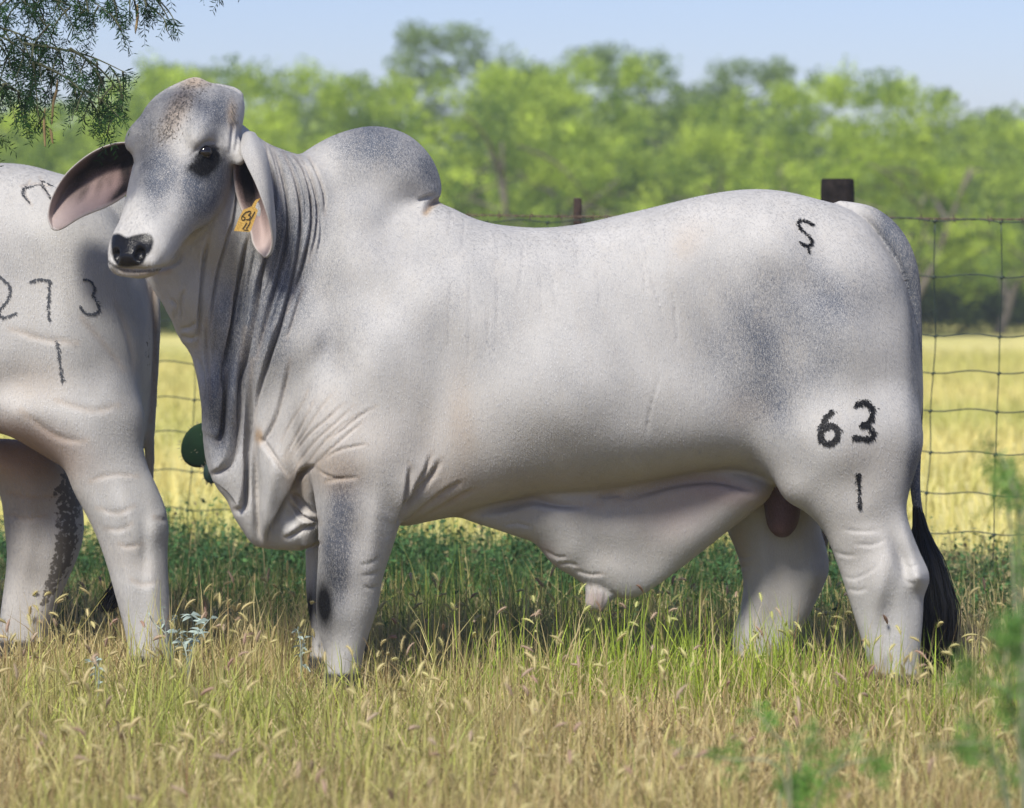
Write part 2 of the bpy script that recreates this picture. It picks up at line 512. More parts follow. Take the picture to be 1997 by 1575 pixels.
def lines_paint(px, py, items):
    o = np.zeros(len(px))
    for pts, wid, a in items:
        C = catmull(pts, 4); lo, hi = C.min(0) - 4 * wid, C.max(0) + 4 * wid
        m = (px > lo[0]) & (px < hi[0]) & (py > lo[1]) & (py < hi[1])
        if m.any():
            d = seg_dist(px[m], py[m], C); o[m] = np.maximum(o[m], a * np.exp(-(d / wid) ** 2))
    return o

def poly_mask(px, py, pts, soft):
    C = catmull(pts, 4, True); lo, hi = C.min(0) - 5 * soft, C.max(0) + 5 * soft
    o = np.zeros(len(px)); m = (px > lo[0]) & (px < hi[0]) & (py > lo[1]) & (py < hi[1])
    if m.any():
        s = seg_dist(px[m], py[m], C, True); s = np.where(inside(px[m], py[m], C), s, -s)
        o[m] = np.clip(0.5 + s / (2 * soft), 0, 1)
    return o

def make_bvh(V, Q): return BVHTree.FromPolygons(V.tolist(), Q.tolist())
CAMV = Vector((0, 0, HC))
def hit(bvh, px, py):
    d = Vector(((px - CX) / F, 1.0, -(py - HY) / F)).normalized()
    loc, nor, i, dist = bvh.ray_cast(CAMV, d)
    return (None, None) if loc is None else (np.array(loc), np.array(nor))

def hair_strokes(bvh, strokes, name, parent, per=3.0, length=0.016, spread=1.0, seed=1, mat=None):
    """brand mark: short dark hairs lying on the hide along strokes [(points px, width px)]"""
    r = np.random.default_rng(seed); V = []; Q = []
    for pts, wid in strokes:
        C = catmull(pts, 6); L = np.linalg.norm(np.diff(C, axis=0), axis=1).sum()
        for i in range(int(L * per * max(wid, 3) / 6)):
            s = r.random() * (len(C) - 1); k = int(s); f = s - k
            p = C[k] * (1 - f) + C[k + 1] * f + r.normal(0, wid * 0.42, 2) * spread
            loc, nor = hit(bvh, p[0], p[1])
            if loc is None: continue
            ang = math.radians(-90 + r.normal(0, 38)); dirv = np.array([math.cos(ang), 0, math.sin(ang)])
            dirv -= nor * (dirv @ nor); dirv /= np.linalg.norm(dirv) + 1e-9
            side = np.cross(dirv, nor); l = length * r.uniform(.5, 1.1); w = 0.0011 * r.uniform(.7, 1.4)
            b = loc + nor * 0.0006; j = len(V)
            V += [b - side * w, b + side * w, b + dirv * l * .6 + nor * 0.0028 + side * w * .6, b + dirv * l * .6 + nor * 0.0028 - side * w * .6, b + dirv * l + nor * .0035]
            Q += [(j, j + 1, j + 2, j + 3), (j + 3, j + 2, j + 4)]
    if not V: return None
    return mesh_obj(name, np.array(V), Q, mat or HAIR, parent)

def sheet(rows, thick, name=None):
    """rows (n,m,3) grid -> closed thin shell; returns V, Q quads and a flag array: 1 on the side of the first copy"""
    n, m, _ = rows.shape
    du = np.gradient(rows, axis=0); dv = np.gradient(rows, axis=1); nn = np.cross(du, dv)
    nn /= np.linalg.norm(nn, axis=2)[..., None] + 1e-9
    s = np.linspace(0, 1, n)[:, None]; t = np.linspace(0, 1, m)[None]
    edge = np.clip(np.minimum(np.minimum(t, 1 - t) * 6, np.minimum(1 - s, 1) * 8), 0.12, 1)
    th = thick * np.sqrt(edge)
    A = rows + nn * (th / 2)[..., None]; B = rows - nn * (th / 2)[..., None]
    V = np.concatenate([A.reshape(-1, 3), B.reshape(-1, 3)]); Q = []
    o = n * m
    for i in range(n - 1):
        for j in range(m - 1):
            a, b, c, d = i * m + j, i * m + j + 1, (i + 1) * m + j + 1, (i + 1) * m + j
            Q.append((a, d, c, b)); Q.append((a + o, b + o, c + o, d + o))
    for i in range(n - 1):
        a, d = i * m, (i + 1) * m; Q.append((a, a + o, d + o, d))
        a, d = i * m + m - 1, (i + 1) * m + m - 1; Q.append((a, d, d + o, a + o))
    for j in range(m - 1):
        a, b = j, j + 1; Q.append((a, b, b + o, a + o))
        a, b = (n - 1) * m + j, (n - 1) * m + j + 1; Q.append((a, a + o, b + o, b))
    rim = np.clip(1 - np.minimum(np.tile(np.minimum(t, 1 - t), (n, 1)), np.tile(.7 * (1 - s), (1, m))) / .055, 0, 1).ravel()
    flag = np.concatenate([1 + 10 * rim, 10 * rim])
    return V, np.array(Q), flag

def tail_switch(name, parent, path, width, n, seed, mat=HAIR):
    """tuft of long hair: tapered ribbons following a guide path with spread"""
    r = np.random.default_rng(seed); G = catmull(path, 8); m = 9; V = []; Q = []
    for i in range(n):
        s0 = r.uniform(0, .30); s1 = min(1, s0 + r.uniform(.45, .75) if r.random() < .5 else 1.0 - abs(r.normal(0, .04)))
        a = r.uniform(0, 6.28); q = math.sqrt(r.random())
        k = np.linspace(s0, s1, m); gi = k * (len(G) - 1)
        c = np.column_stack([np.interp(gi, np.arange(len(G)), G[:, j]) for j in range(3)])
        wd = np.interp(k, *width) * q
        fz = r.normal(0, .0035, (m, 2)).cumsum(0) * .8
        c[:, 0] += wd * math.cos(a) + fz[:, 0] * np.interp(k, [0, .3, 1], [.1, 1, 1.4]); c[:, 1] += wd * math.sin(a) + fz[:, 1]
        hw = 0.0021 * np.array([.6, 1, 1, 1, 1, .9, .7, .5, .08]) * r.uniform(.7, 1.4)
        j = len(V); ph = r.uniform(0, 3.1)
        for t in range(m):
            V += [c[t] - np.array([math.cos(ph), math.sin(ph), 0]) * hw[t], c[t] + np.array([math.cos(ph), math.sin(ph), 0]) * hw[t]]
        for t in range(m - 1): Q.append((j + 2 * t, j + 2 * t + 1, j + 2 * t + 3, j + 2 * t + 2))
    return mesh_obj(name, np.array(V), np.array(Q), mat, parent)

def coat_hair(V, Q, Nn, coat, root, n, seed, skip=None):
    """short hairs lying on the near side of the hide, each with the pigment of the skin below"""
    r = np.random.default_rng(seed)
    c = V[Q].mean(1); nn = Nn[Q].mean(1); e1 = V[Q[:, 2]] - V[Q[:, 0]]; e2 = V[Q[:, 3]] - V[Q[:, 1]]
    area = np.linalg.norm(np.cross(e1, e2), axis=1) * (nn[:, 1] < .25)
    px, py = project(c); area = area * (px > -40)
    if skip is not None: area = area * (~skip[Q[:, 0]])
    i = r.choice(len(Q), n, p=area / area.sum()); w_ = r.dirichlet((1, 1, 1, 1), n)
    p = (V[Q[i]] * w_[..., None]).sum(1); nr = nn[i] / (np.linalg.norm(nn[i], axis=1)[:, None] + 1e-9)
    d = np.column_stack([.35 + r.normal(0, .25, n), r.normal(0, .15, n), -1 + r.normal(0, .15, n)])
    d -= nr * (d * nr).sum(1)[:, None]; d /= np.linalg.norm(d, axis=1)[:, None] + 1e-9; sd_ = np.cross(d, nr)
    L = r.uniform(.0045, .010, n)[:, None]; w = r.uniform(.00035, .0008, n)[:, None]
    A = p + nr * .0003; T = np.stack([A - sd_ * w, A + sd_ * w, A + d * L * .6 + nr * .0009 + sd_ * w * .5, A + d * L * .6 + nr * .0009 - sd_ * w * .5, A + d * L + nr * .0013], 1)
    q = coat[Q[i, 0]]; k = np.clip(q[:, :1] * 1.15 + r.normal(0, 1, (n, 1)) * (.04 + .3 * np.minimum(q[:, :1], .5)), 0, 1)
    col = np.array([.44, .438, .44]) * r.uniform(.86, 1.10, (n, 1)) * (1 - k) + np.array([.055, .07, .105]) * k
    col = col * (1 - q[:, 3:4] * .7) + np.array([.34, .24, .14]) * q[:, 3:4] * .7
    col = col * (1 - q[:, 2:3]) + np.array([.28, .15, .13]) * q[:, 2:3]; col = col * (1 - q[:, 1:2]) + .008 * q[:, 1:2]
    C = np.repeat(np.column_stack([col, np.ones(n)]), 5, 0); o = (np.arange(n) * 5)[:, None]
    F_ = np.concatenate([o + [0, 1, 2], o + [0, 2, 3], o + [3, 2, 4]])
    return mesh_obj('coat_hair', T.reshape(-1, 3) - wloc(root), F_, COATHAIR, root, attrs={'tint': C})
# ------------------------------------------------------------------ the standing bull
T0 = time.time()
def wloc(o):
    p = np.zeros(3)
    while o is not None: p = p + np.array(o.location); o = o.parent
    return p
def head_frame(O, phi, th, roll, sc):
    s, c = math.sin, math.cos
    a = np.array([-s(phi) * c(th), -c(phi) * c(th), -s(th)]); l = np.array([c(phi), -s(phi), 0]); n = np.array([-s(phi) * s(th), -c(phi) * s(th), c(th)])
    l2 = l * c(roll) + a * s(roll); a2 = a * c(roll) - l * s(roll)
    return Local(O, np.array([a2, l2, n]) )

D1 = 10.0
HF = head_frame((-.9475, 9.8, 1.765), .556, .777, -.094, 1)
head_tab = [(-.055, .125, -.010, -.14), (-.015, .150, .034, -.16), (.05, .161, .056, -.19), (.11, .158, .053, -.22), (.17, .150, .038, -.24), (.22, .136, .018, -.25), (.29, .120, -.004, -.245),
            (.36, .106, -.020, -.225), (.43, .102, -.032, -.205), (.50, .098, -.042, -.190), (.55, .095, -.054, -.180), (.585, .082, -.068, -.165)]
head_ells = [((.170, .112, .002), (.055, .030, .030), .04, False),       # brow
             ((.215, .152, -.050), (.042, .030, .028), .02, True),       # eye socket
             ((.27, .092, -.15), (.10, .040, .075), .05, False),         # cheek
             ((.520, .052, -.105), (.050, .030, .040), .03, False),      # muzzle pad
             ((.592, .040, -.082), (.022, .014, .016), .012, True),      # nostril
             ((.535, 0, -.172), (.050, .048, .022), .02, False),         # chin
             ((-.03, 0, .012), (.030, .040, .016), .03, False)]          # poll
def bull_layers():
    L = []
    torso = [(600, 330), (680, 350), (760, 378), (830, 392), (870, 398), (900, 415), (940, 432), (1000, 441), (1060, 444), (1130, 437), (1200, 421), (1270, 405), (1350, 385), (1420, 372),
             (1480, 368), (1540, 374), (1600, 390), (1640, 400), (1684, 425), (1719, 468), (1749, 509), (1766, 548), (1780, 600), (1789, 650), (1796, 712), (1798, 765), (1794, 815), (1780, 870), (1762, 930), (1748, 985),
             (1700, 1010), (1630, 1005), (1590, 985), (1530, 950), (1450, 915), (1400, 915), (1330, 925), (1240, 945), (1140, 960), (1040, 968), (960, 985), (900, 1003), (840, 1014), (780, 1026),
             (720, 1010), (660, 985), (610, 940), (570, 860), (540, 760), (530, 640), (540, 520), (560, 400)]
    L.append(Layer(torso, D1, T=[(600, 430, .17), (600, 700, .24), (640, 900, .24), (720, 520, .25), (760, 700, .325), (760, 900, .31), (900, 600, .33), (1050, 500, .34), (1100, 760, .375), (1100, 930, .34), (1250, 500, .32),
                                 (1300, 800, .345), (1400, 450, .30), (1420, 700, .31), (1500, 500, .31), (1600, 450, .26), (1620, 650, .315), (1600, 850, .33), (1700, 600, .27), (1740, 750, .27), (1700, 900, .30), (780, 450, .20)],
                   R=[(560, 700, .22), (650, 600, .26), (1000, 700, .38), (1300, 700, .36), (1500, 600, .33), (1700, 600, .24), (1750, 850, .20), (1450, 900, .26), (640, 950, .2)],
                   p=2.15, sm=4, k=.04,
                   bumps=[(1470, 800, 60, 110, 8, -.032), (1380, 640, 80, 170, 5, -.020), (1650, 660, 120, 220, 0, .020), (1460, 470, 70, 60, 0, .018), (870, 700, 36, 200, 4, -.012), (720, 760, 90, 120, 0, .028),
                          (740, 620, 70, 130, 10, .015), (620, 740, 40, 120, 15, -.014), (1120, 760, 160, 150, 0, .010), (1620, 870, 100, 90, 0, .015), (820, 860, 40, 90, 20, -.012), (1330, 470, 60, 50, -40, .012), (1560, 560, 60, 30, 30, -.01),
                          (690, 900, 60, 50, 0, .02), (1200, 860, 120, 50, 0, .01), (1700, 430, 30, 20, 20, .015)]))
    hump = [(548, 330), (585, 302), (625, 276), (665, 258), (715, 246), (760, 249), (800, 265), (833, 295), (853, 330), (862, 368), (857, 390), (838, 400), (815, 440), (760, 520), (680, 540), (600, 470)]
    L.append(Layer(hump, D1, T=[(600, 360, .11), (700, 300, .135), (800, 320, .135), (700, 460, .19), (840, 380, .10)], R=.15, sm=2, k=.022))
    neck = [(425, 215), (462, 232), (492, 256), (520, 277), (545, 289), (590, 305), (650, 335), (710, 420), (720, 600), (700, 760), (670, 900), (650, 1000), (628, 1052), (600, 1072), (560, 1072), (520, 1069), (492, 1060), (478, 1036), (455, 1000),
            (448, 975), (430, 955), (414, 925), (402, 880), (399, 820), (398, 770), (388, 720), (374, 680), (354, 652), (346, 622), (330, 588), (308, 556), (300, 520), (330, 440), (360, 330), (390, 240)]
    L.append(Layer(neck, D1, T=[(450, 260, .12), (540, 330, .10), (600, 350, .11), (430, 420, .15), (520, 450, .17), (600, 500, .19), (650, 650, .24), (560, 620, .17), (470, 600, .115), (400, 560, .075), (340, 580, .04), (400, 700, .055),
                                (430, 850, .06), (500, 780, .10), (570, 800, .17), (480, 960, .075), (520, 1040, .07), (600, 1030, .13), (600, 920, .19), (680, 800, .27)],
                   R=[(500, 300, .14), (400, 400, .14), (340, 560, .08), (400, 700, .07), (420, 850, .07), (500, 1000, .09), (620, 1000, .16), (650, 600, .2), (560, 560, .2)],
                   yc=[(440, 260, -.13), (480, 340, -.11), (400, 420, -.15), (340, 560, -.20), (540, 330, -.08), (600, 500, -.02), (500, 600, -.07), (420, 700, -.08), (430, 880, -.05), (600, 850, 0), (600, 1050, 0), (700, 500, 0)],
                   sm=2, k=.035,
                   bumps=[(455, 700, 22, 240, 6, -.028), (485, 800, 14, 160, 0, -.03), (425, 760, 16, 200, 4, .018), (505, 960, 10, 110, 0, -.02), (545, 900, 26, 130, 18, .02), (528, 990, 14, 80, 8, .022), (585, 950, 20, 50, 0, -.06),
                          (575, 1000, 25, 30, 0, -.03)]))
    near_fore = [(640, 700), (720, 690), (800, 730), (838, 800), (835, 870), (812, 930), (790, 985), (778, 1030), (768, 1062), (757, 1095), (748, 1130), (742, 1170), (727, 1215), (714, 1260), (708, 1300), (712, 1330), (700, 1345), (640, 1345), (634, 1325), (641, 1290),
                 (640, 1255), (630, 1225), (624, 1180), (625, 1130), (629, 1060), (628, 1010), (622, 960), (614, 915), (600, 860), (596, 780)]
    L.append(Layer(near_fore, D1, T=[(720, 780, .12), (700, 860, .135), (700, 960, .115), (690, 1060, .10), (685, 1150, .088), (680, 1240, .07), (675, 1340, .065)],
                   R=[(720, 780, .18), (700, 900, .14), (690, 1060, .10), (680, 1200, .08), (675, 1330, .055)],
                   yc=[(720, 780, -.215), (700, 900, -.215), (690, 1060, -.205), (680, 1200, -.19), (675, 1340, -.18)], sm=2, k=.045,
                   bumps=[(650, 1000, 20, 120, 0, .012), (740, 1010, 16, 80, 5, .01), (665, 1180, 22, 40, 0, .012)]))
    far_fore = [(600, 860), (700, 860), (740, 960), (720, 1060), (690, 1130), (676, 1200), (664, 1260), (660, 1325), (600, 1328), (604, 1280), (610, 1240), (603, 1200), (597, 1150), (596, 1080), (590, 980)]
    L.append(Layer(far_fore, D1 + .2, T=[(660, 950, .12), (640, 1080, .085), (635, 1200, .07), (630, 1320, .06)], R=[(660, 950, .12), (640, 1100, .09), (635, 1250, .06)], yc=0.0, sm=2, k=.04))
    near_hind = [(1480, 820), (1560, 760), (1680, 740), (1760, 780), (1785, 850), (1768, 915), (1755, 958), (1753, 992), (1764, 1030), (1781, 1072), (1796, 1104), (1795, 1128), (1785, 1145), (1784, 1180), (1780, 1230), (1776, 1285), (1776, 1340),
                 (1690, 1348), (1688, 1310), (1676, 1262), (1660, 1210), (1643, 1155), (1625, 1100), (1610, 1058), (1590, 1018), (1560, 988), (1510, 950)]
    L.append(Layer(near_hind, D1, T=[(1620, 850, .15), (1660, 950, .115), (1690, 1040, .085), (1710, 1110, .078), (1715, 1200, .060), (1730, 1330, .06)],
                   R=[(1620, 850, .2), (1680, 950, .13), (1700, 1060, .09), (1715, 1120, .09), (1720, 1250, .065)],
                   yc=[(1620, 850, -.19), (1680, 1000, -.19), (1720, 1120, -.20), (1730, 1330, -.20)], sm=2, k=.045,
                   bumps=[(1768, 1106, 20, 24, 0, .038), (1700, 1100, 32, 60, 15, .026), (1640, 1090, 26, 30, 0, -.012), (1737, 1075, 12, 46, -20, -.028), (1757, 1045, 11, 46, -18, .020), (1672, 1030, 30, 26, 0, .012), (1735, 1200, 22, 80, 0, .008), (1690, 1160, 16, 70, 12, .008)]))
    far_hind = [(1400, 860), (1540, 860), (1590, 950), (1600, 1030), (1612, 1070), (1617, 1112), (1602, 1150), (1580, 1195), (1552, 1240), (1520, 1285), (1508, 1325), (1434, 1332), (1432, 1290), (1428, 1245), (1440, 1200), (1450, 1150), (1446, 1110), (1430, 1060), (1415, 1020)]
    L.append(Layer(far_hind, D1 + .22, T=[(1500, 930, .13), (1520, 1040, .09), (1530, 1120, .08), (1490, 1250, .06), (1470, 1320, .055)], R=[(1500, 950, .14), (1530, 1100, .10), (1490, 1260, .06)], yc=0.0, sm=2, k=.03,
                   bumps=[(1590, 1120, 20, 30, 0, .02), (1480, 1100, 20, 80, 0, .01)]))
    pouch = [(880, 960), (1050, 930), (1250, 910), (1400, 900), (1500, 930), (1500, 970), (1470, 996), (1420, 1034), (1360, 1082), (1300, 1128), (1255, 1158), (1225, 1168), (1200, 1164), (1175, 1150), (1140, 1138), (1108, 1118), (1080, 1102),
             (1058, 1076), (1040, 1056), (1000, 1042), (950, 1024), (900, 1006)]
    L.append(Layer(pouch, D1, T=[(950, 990, .05), (1100, 980, .12), (1200, 1000, .10), (1180, 1100, .058), (1250, 1130, .05), (1350, 1000, .09), (1450, 960, .11)], R=[(950, 1000, .07), (1200, 1000, .14), (1200, 1120, .09), (1400, 1000, .1)], sm=2, k=.03,
                   bumps=[(1120, 1075, 30, 40, 30, .01), (1200, 1090, 50, 60, 0, .012)]))
    tip = [(1142, 1120), (1170, 1128), (1195, 1145), (1197, 1160), (1186, 1180), (1172, 1193), (1165, 1192), (1150, 1187), (1140, 1182), (1143, 1160)]
    L.append(Layer(tip, D1, T=.035, R=.035, sm=1, k=.012))
    scr = [(1490, 900), (1570, 900), (1566, 980), (1560, 1022), (1545, 1045), (1525, 1052), (1507, 1040), (1496, 1010)]
    global SCR
    SCR = Layer(scr, D1, T=.062, R=.06, sm=1, k=.010, yc=.06); L.append(SCR)
    # tail hangs from the rump on the midline, just right of the thigh
    tp = [(1640, 408, 10.0), (1690, 420, 10.0), (1724, 444, 10.0), (1750, 478, 9.99), (1768, 520, 9.99), (1779, 568, 10.0), (1785, 640, 10.01), (1787, 700, 10.01), (1790, 780, 10.03), (1787, 860, 10.05), (1785, 950, 10.06), (1793, 1010, 10.06), (1800, 1050, 10.06)]
    global TAIL
    TAIL = Capsule([W(*q) for q in tp], [.026, .031, .034, .035, .032, .026, .020, .018, .016, .016, .015, .013, .009], k=.007); L.append(TAIL)
    global HEADL
    HEADL = Head(HF, head_tab, head_ells); L.append(HEADL)
    # roots of the two ears
    for q in ([(.10, .10, -.08), (.13, .15, -.105), (.16, .175, -.13)], [(.10, -.10, -.08), (.12, -.15, -.10), (.125, -.185, -.115)]):
        L.append(Capsule([HF.out(p) for p in q], [.034, .028, .016], k=.03))
    return L

PR = []   # (points, depth, width px, lift) of skin folds, traced on the near side
def fold(dep, wid, lift, *pts): PR.append((list(pts), dep, wid, lift))
# neck pleats (deep, overlapping)
fold(0.0149, 3.6, 0.0126, (516, 272), (526, 320), (536, 370), (532, 415), (524, 474), (505, 560), (492, 640))
fold(0.0179, 3.6, 0.0147, (530, 280), (547, 330), (558, 390), (558, 460), (540, 545), (515, 640), (500, 700))
fold(0.0179, 3.6, 0.0147, (548, 288), (572, 340), (584, 400), (583, 474), (566, 560), (545, 640), (522, 705), (505, 765), (496, 838))
fold(0.0149, 3.6, 0.0126, (566, 294), (592, 335), (605, 390), (605, 451), (586, 528), (559, 609))
fold(0.0120, 3.2, 0.0084, (584, 302), (606, 345), (618, 400), (615, 460), (602, 510))
fold(0.0090, 3.2, 0.0063, (602, 305), (620, 340), (632, 380), (634, 420))
fold(0.0149, 4.0, 0.0126, (520, 480), (508, 540), (500, 600), (480, 690), (466, 760), (462, 830))
fold(0.0179, 4.0, 0.0168, (487, 455), (474, 500), (462, 560), (446, 640), (436, 700), (428, 770))
fold(0.0149, 3.6, 0.0126, (452, 432), (438, 480), (424, 530), (414, 590), (410, 650))
fold(0.0149, 4.0, 0.0126, (408, 455), (398, 500), (391, 560), (388, 620), (386, 680))
fold(0.0090, 3.2, 0.0084, (470, 330), (462, 380), (455, 430), (440, 470))
# finer pleats between the big ones
for a in [((524, 276), (538, 325), (547, 380), (545, 440)), ((556, 292), (580, 335), (594, 395), (594, 460)), ((576, 300), (600, 342), (612, 396)), ((540, 470), (530, 530), (512, 600)), ((575, 470), (562, 530), (540, 600), (520, 670)), ((600, 470), (590, 520), (570, 570)),
          ((480, 520), (470, 590), (456, 660)), ((498, 480), (488, 540), (476, 610)), ((425, 560), (420, 640), (416, 720)), ((622, 400), (626, 450), (618, 500)), ((548, 620), (530, 670), (520, 720)), ((590, 560), (575, 610), (560, 660)), ((402, 620), (404, 700), (410, 780)), ((455, 560), (448, 620), (440, 690))]:
    fold(.006, 3.0, .005, *a)
# dewlap lobes
fold(0.0260, 6.0, 0.0196, (478, 640), (470, 720), (466, 790), (464, 830), (458, 875), (446, 905), (424, 921), (408, 924))
fold(0.0208, 6.0, 0.0140, (440, 720), (437, 780), (432, 840), (424, 862))
fold(0.0286, 6.0, 0.0196, (492, 700), (486, 790), (480, 870), (479, 930), (477, 975), (470, 994), (452, 990))
fold(.0110, 6.5, .0060, (500, 830), (497, 900), (500, 970), (503, 1030), (512, 1066))
fold(0.0091, 4.5, 0.0042, (566, 700), (556, 750), (540, 810), (520, 850), (505, 870))
fold(0.0260, 6.0, 0.0168, (620, 908), (596, 915), (578, 935), (566, 960), (548, 990), (530, 1030), (520, 1064))
fold(0.0078, 5.0, 0.0056, (506, 850), (520, 870), (545, 905), (560, 930))
fold(0.0182, 6.0, 0.0112, (570, 960), (590, 985), (618, 1005))
fold(0.0130, 5.0, 0.0084, (560, 970), (585, 1000), (605, 1012), (625, 1018))
fold(0.0130, 5.0, 0.0112, (625, 1022), (600, 1026), (575, 1040), (552, 1050))
fold(0.0104, 5.0, 0.0084, (627, 1055), (605, 1066), (585, 1068))
# shoulder wrinkles running to the armpit
for k, (a, b, c, d_) in enumerate([((672, 785), (640, 815), (600, 850), (560, 905)), ((690, 790), (655, 825), (615, 860), (575, 915)), ((700, 805), (660, 835), (625, 870), (590, 920)), ((712, 818), (680, 845), (640, 880), (604, 915)),
                                   ((612, 780), (598, 810), (578, 850), (550, 900)), ((645, 770), (622, 800), (590, 850), (556, 900)), ((720, 865), (690, 870), (655, 880), (618, 905)), ((676, 930), (660, 932), (635, 925), (618, 912)),
                                   ((600, 760), (588, 790), (570, 820), (548, 860)), ((735, 790), (700, 812), (668, 838), (640, 858))]):
    fold(.0034 - .0006 * (k % 3), 3.0, .0014, a, b, c, d_)
fold(.004, 4, .002, (632, 940), (650, 936), (680, 933), (700, 930))
# elbow and armpit behind the leg
fold(.016, 5, .010, (800, 905), (795, 940), (788, 975), (780, 1010), (775, 1026))
fold(.012, 5, .008, (842, 880), (830, 915), (810, 950), (795, 985), (782, 1010))
fold(.016, 6, .008, (862, 890), (845, 920), (822, 950), (800, 980), (786, 1005))
fold(.008, 5, .005, (905, 935), (870, 955), (830, 985), (790, 1020))
fold(.006, 5, .004, (930, 950), (895, 968), (850, 995), (800, 1022))
# belly edge over the sheath
fold(.020, 8, .010, (890, 1004), (940, 997), (1000, 985), (1040, 977), (1100, 985), (1170, 985))
fold(.016, 9, .008, (1200, 975), (1260, 958), (1320, 942), (1390, 936), (1440, 946), (1490, 966))
fold(.008, 6, .004, (1165, 968), (1190, 965), (1215, 962))
for a in [((1150, 1135), (1154, 1155), (1152, 1180)), ((1163, 1140), (1167, 1160), (1165, 1186)), ((1176, 1142), (1180, 1160), (1174, 1184)), ((1188, 1150), (1200, 1160), (1215, 1166)),
          ((1060, 1070), (1085, 1085), (1110, 1085)), ((1085, 1100), (1110, 1098), (1130, 1105)), ((1120, 1110), (1150, 1120), (1180, 1118)), ((980, 1022), (1010, 1020), (1040, 1028))]:
    fold(.003, 3.5, .002, *a)
# body creases
for a in [((880, 405), (877, 440), (868, 485)), ((908, 420), (903, 460), (897, 500)), ((968, 445), (969, 490), (962, 540)), ((1022, 452), (1018, 520), (1006, 600)), ((1050, 455), (1054, 520), (1055, 580), (1058, 620)),
          ((1072, 500), (1080, 560), (1085, 620)), ((1124, 460), (1126, 490), (1124, 520)), ((1165, 500), (1168, 560), (1170, 600)), ((1228, 450), (1248, 500), (1258, 555), (1262, 570)), ((1262, 510), (1272, 550), (1290, 600)),
          ((1268, 530), (1282, 575), (1298, 640)), ((1245, 440), (1256, 480), (1262, 520)), ((880, 540), (876, 620), (874, 700)), ((915, 520), (917, 620), (910, 740)), ((950, 600), (952, 650), (948, 690)), ((970, 520), (970, 600), (968, 650)),
          ((1310, 560), (1318, 620), (1320, 680)), ((1290, 720), (1270, 790), (1258, 860))]:
    fold(.0030, 2.2, .0009, *a)
fold(.014, 6, .006, (862, 386), (850, 392), (836, 402), (826, 420))
fold(.008, 5, .004, (852, 378), (830, 385), (812, 392))
# knee and hock wrinkles
for a in [((742, 1085), (720, 1098), (700, 1100)), ((746, 1110), (722, 1120), (700, 1122)), ((744, 1140), (722, 1146), (706, 1142)),
          ((1640, 1032), (1680, 1036), (1720, 1034)), ((1625, 1075), (1652, 1083), (1672, 1082)), ((1640, 1120), (1665, 1128), (1700, 1112), (1712, 1095)), ((1650, 1148), (1675, 1152), (1692, 1146)),
          ((1795, 1130), (1780, 1137), (1765, 1132), (1752, 1118)), ((1790, 1100), (1776, 1106), (1768, 1100)), ((1425, 1080), (1450, 1088), (1475, 1080)), ((1430, 1100), (1450, 1106), (1470, 1100)),
          ((1660, 1060), (1700, 1062), (1730, 1050))]:
    fold(.0021, 4.2, .0012, *a)
fold(.009, 4.5, 0, (1690, 438), (1719, 470), (1748, 510), (1766, 548), (1779, 598), (1786, 650), (1790, 700))
for a in [((330, 580), (345, 596), (342, 622)), ((350, 640), (370, 638), (384, 622)), ((352, 652), (372, 660), (385, 650)), ((362, 560), (352, 590), (356, 625)), ((385, 690), (400, 740), (402, 800))]:
    fold(.007, 4, .004, *a)
# face: mouth line, eyelids, brow, jaw edge
fold(.010, 4, .003, (212, 508), (228, 522), (250, 527), (290, 526), (325, 520), (346, 510), (355, 496), (362, 484))
fold(.008, 3.4, .007, (366, 322), (382, 308), (398, 292), (412, 288), (426, 294), (431, 306))
fold(.004, 4, .003, (362, 318), (386, 290), (405, 276), (425, 280))
fold(.005, 4, .003, (248, 290), (254, 302), (260, 318), (262, 330))
fold(.006, 5, .004, (455, 235), (452, 270), (450, 300))
fold(.005, 5, .003, (468, 240), (462, 280), (458, 300))
fold(.005, 6, .003, (430, 400), (410, 440), (380, 470), (362, 484))

def ear(rows_px, nrow, parts, thick=.010):
    """rows_px: list of polylines (px, py, depth) from root to tip, across the ear -> closed shell"""
    R = [catmull([W(*q) for q in r], nrow) for r in rows_px]
    R = np.array(R)                       # across, along, 3
    R = np.stack([catmull(R[:, i], 5) for i in range(R.shape[1])])   # along, across, 3
    return sheet(R, thick)

def build_animal(name, label, base, layers, grid, foldlist, paint, extra, group=None, hairs=150000):
    V, Q = polygonize(layers, *grid)
    V = smooth_mesh(V, Q, 3)
    Nn = vnormals(V, Q)
    px, py = project(V)
    V = folds(V, Nn, px, py, foldlist)
    V = smooth_mesh(V, Q, 1)
    Nn = vnormals(V, Q)
    px, py = project(V)
    coat, wet = paint(px, py, V, Nn)
    ev, eq, ec, ew = [V], [Q], [coat], [wet]; off = len(V)
    for v, q, c, w_ in extra:
        ev.append(v); eq.append(q + off); ec.append(c); ew.append(w_); off += len(v)
    VV, QQ = np.concatenate(ev), np.concatenate(eq)
    root = empty(name, base)
    tag(root, label, 'bull', group)
    body = mesh_obj('body', VV - wloc(root), QQ, HIDE, root, smooth=True, attrs={'coat': np.clip(np.concatenate(ec), 0, 1), 'wet': np.clip(np.concatenate(ew), 0, 1)})
    coat_hair(V, Q, Nn, coat, root, hairs, 5, skip=(wet[:, 0] > .3) | (wet[:, 1] > .25))
    bv = make_bvh(VV, QQ)
    return root, bv, (VV, QQ)

def ncol(px, py, seed, s=60.0):
    """cheap smooth noise in the plane of the flank"""
    r = np.random.default_rng(seed); o = np.zeros(len(px))
    for k in range(10):
        a = r.uniform(0, 6.28); f = r.uniform(.5, 2.2) / s
        o += np.sin(px * f * math.cos(a) * 3 + py * f * math.sin(a) * 3 + r.uniform(0, 6.28))
    return o / 4.5

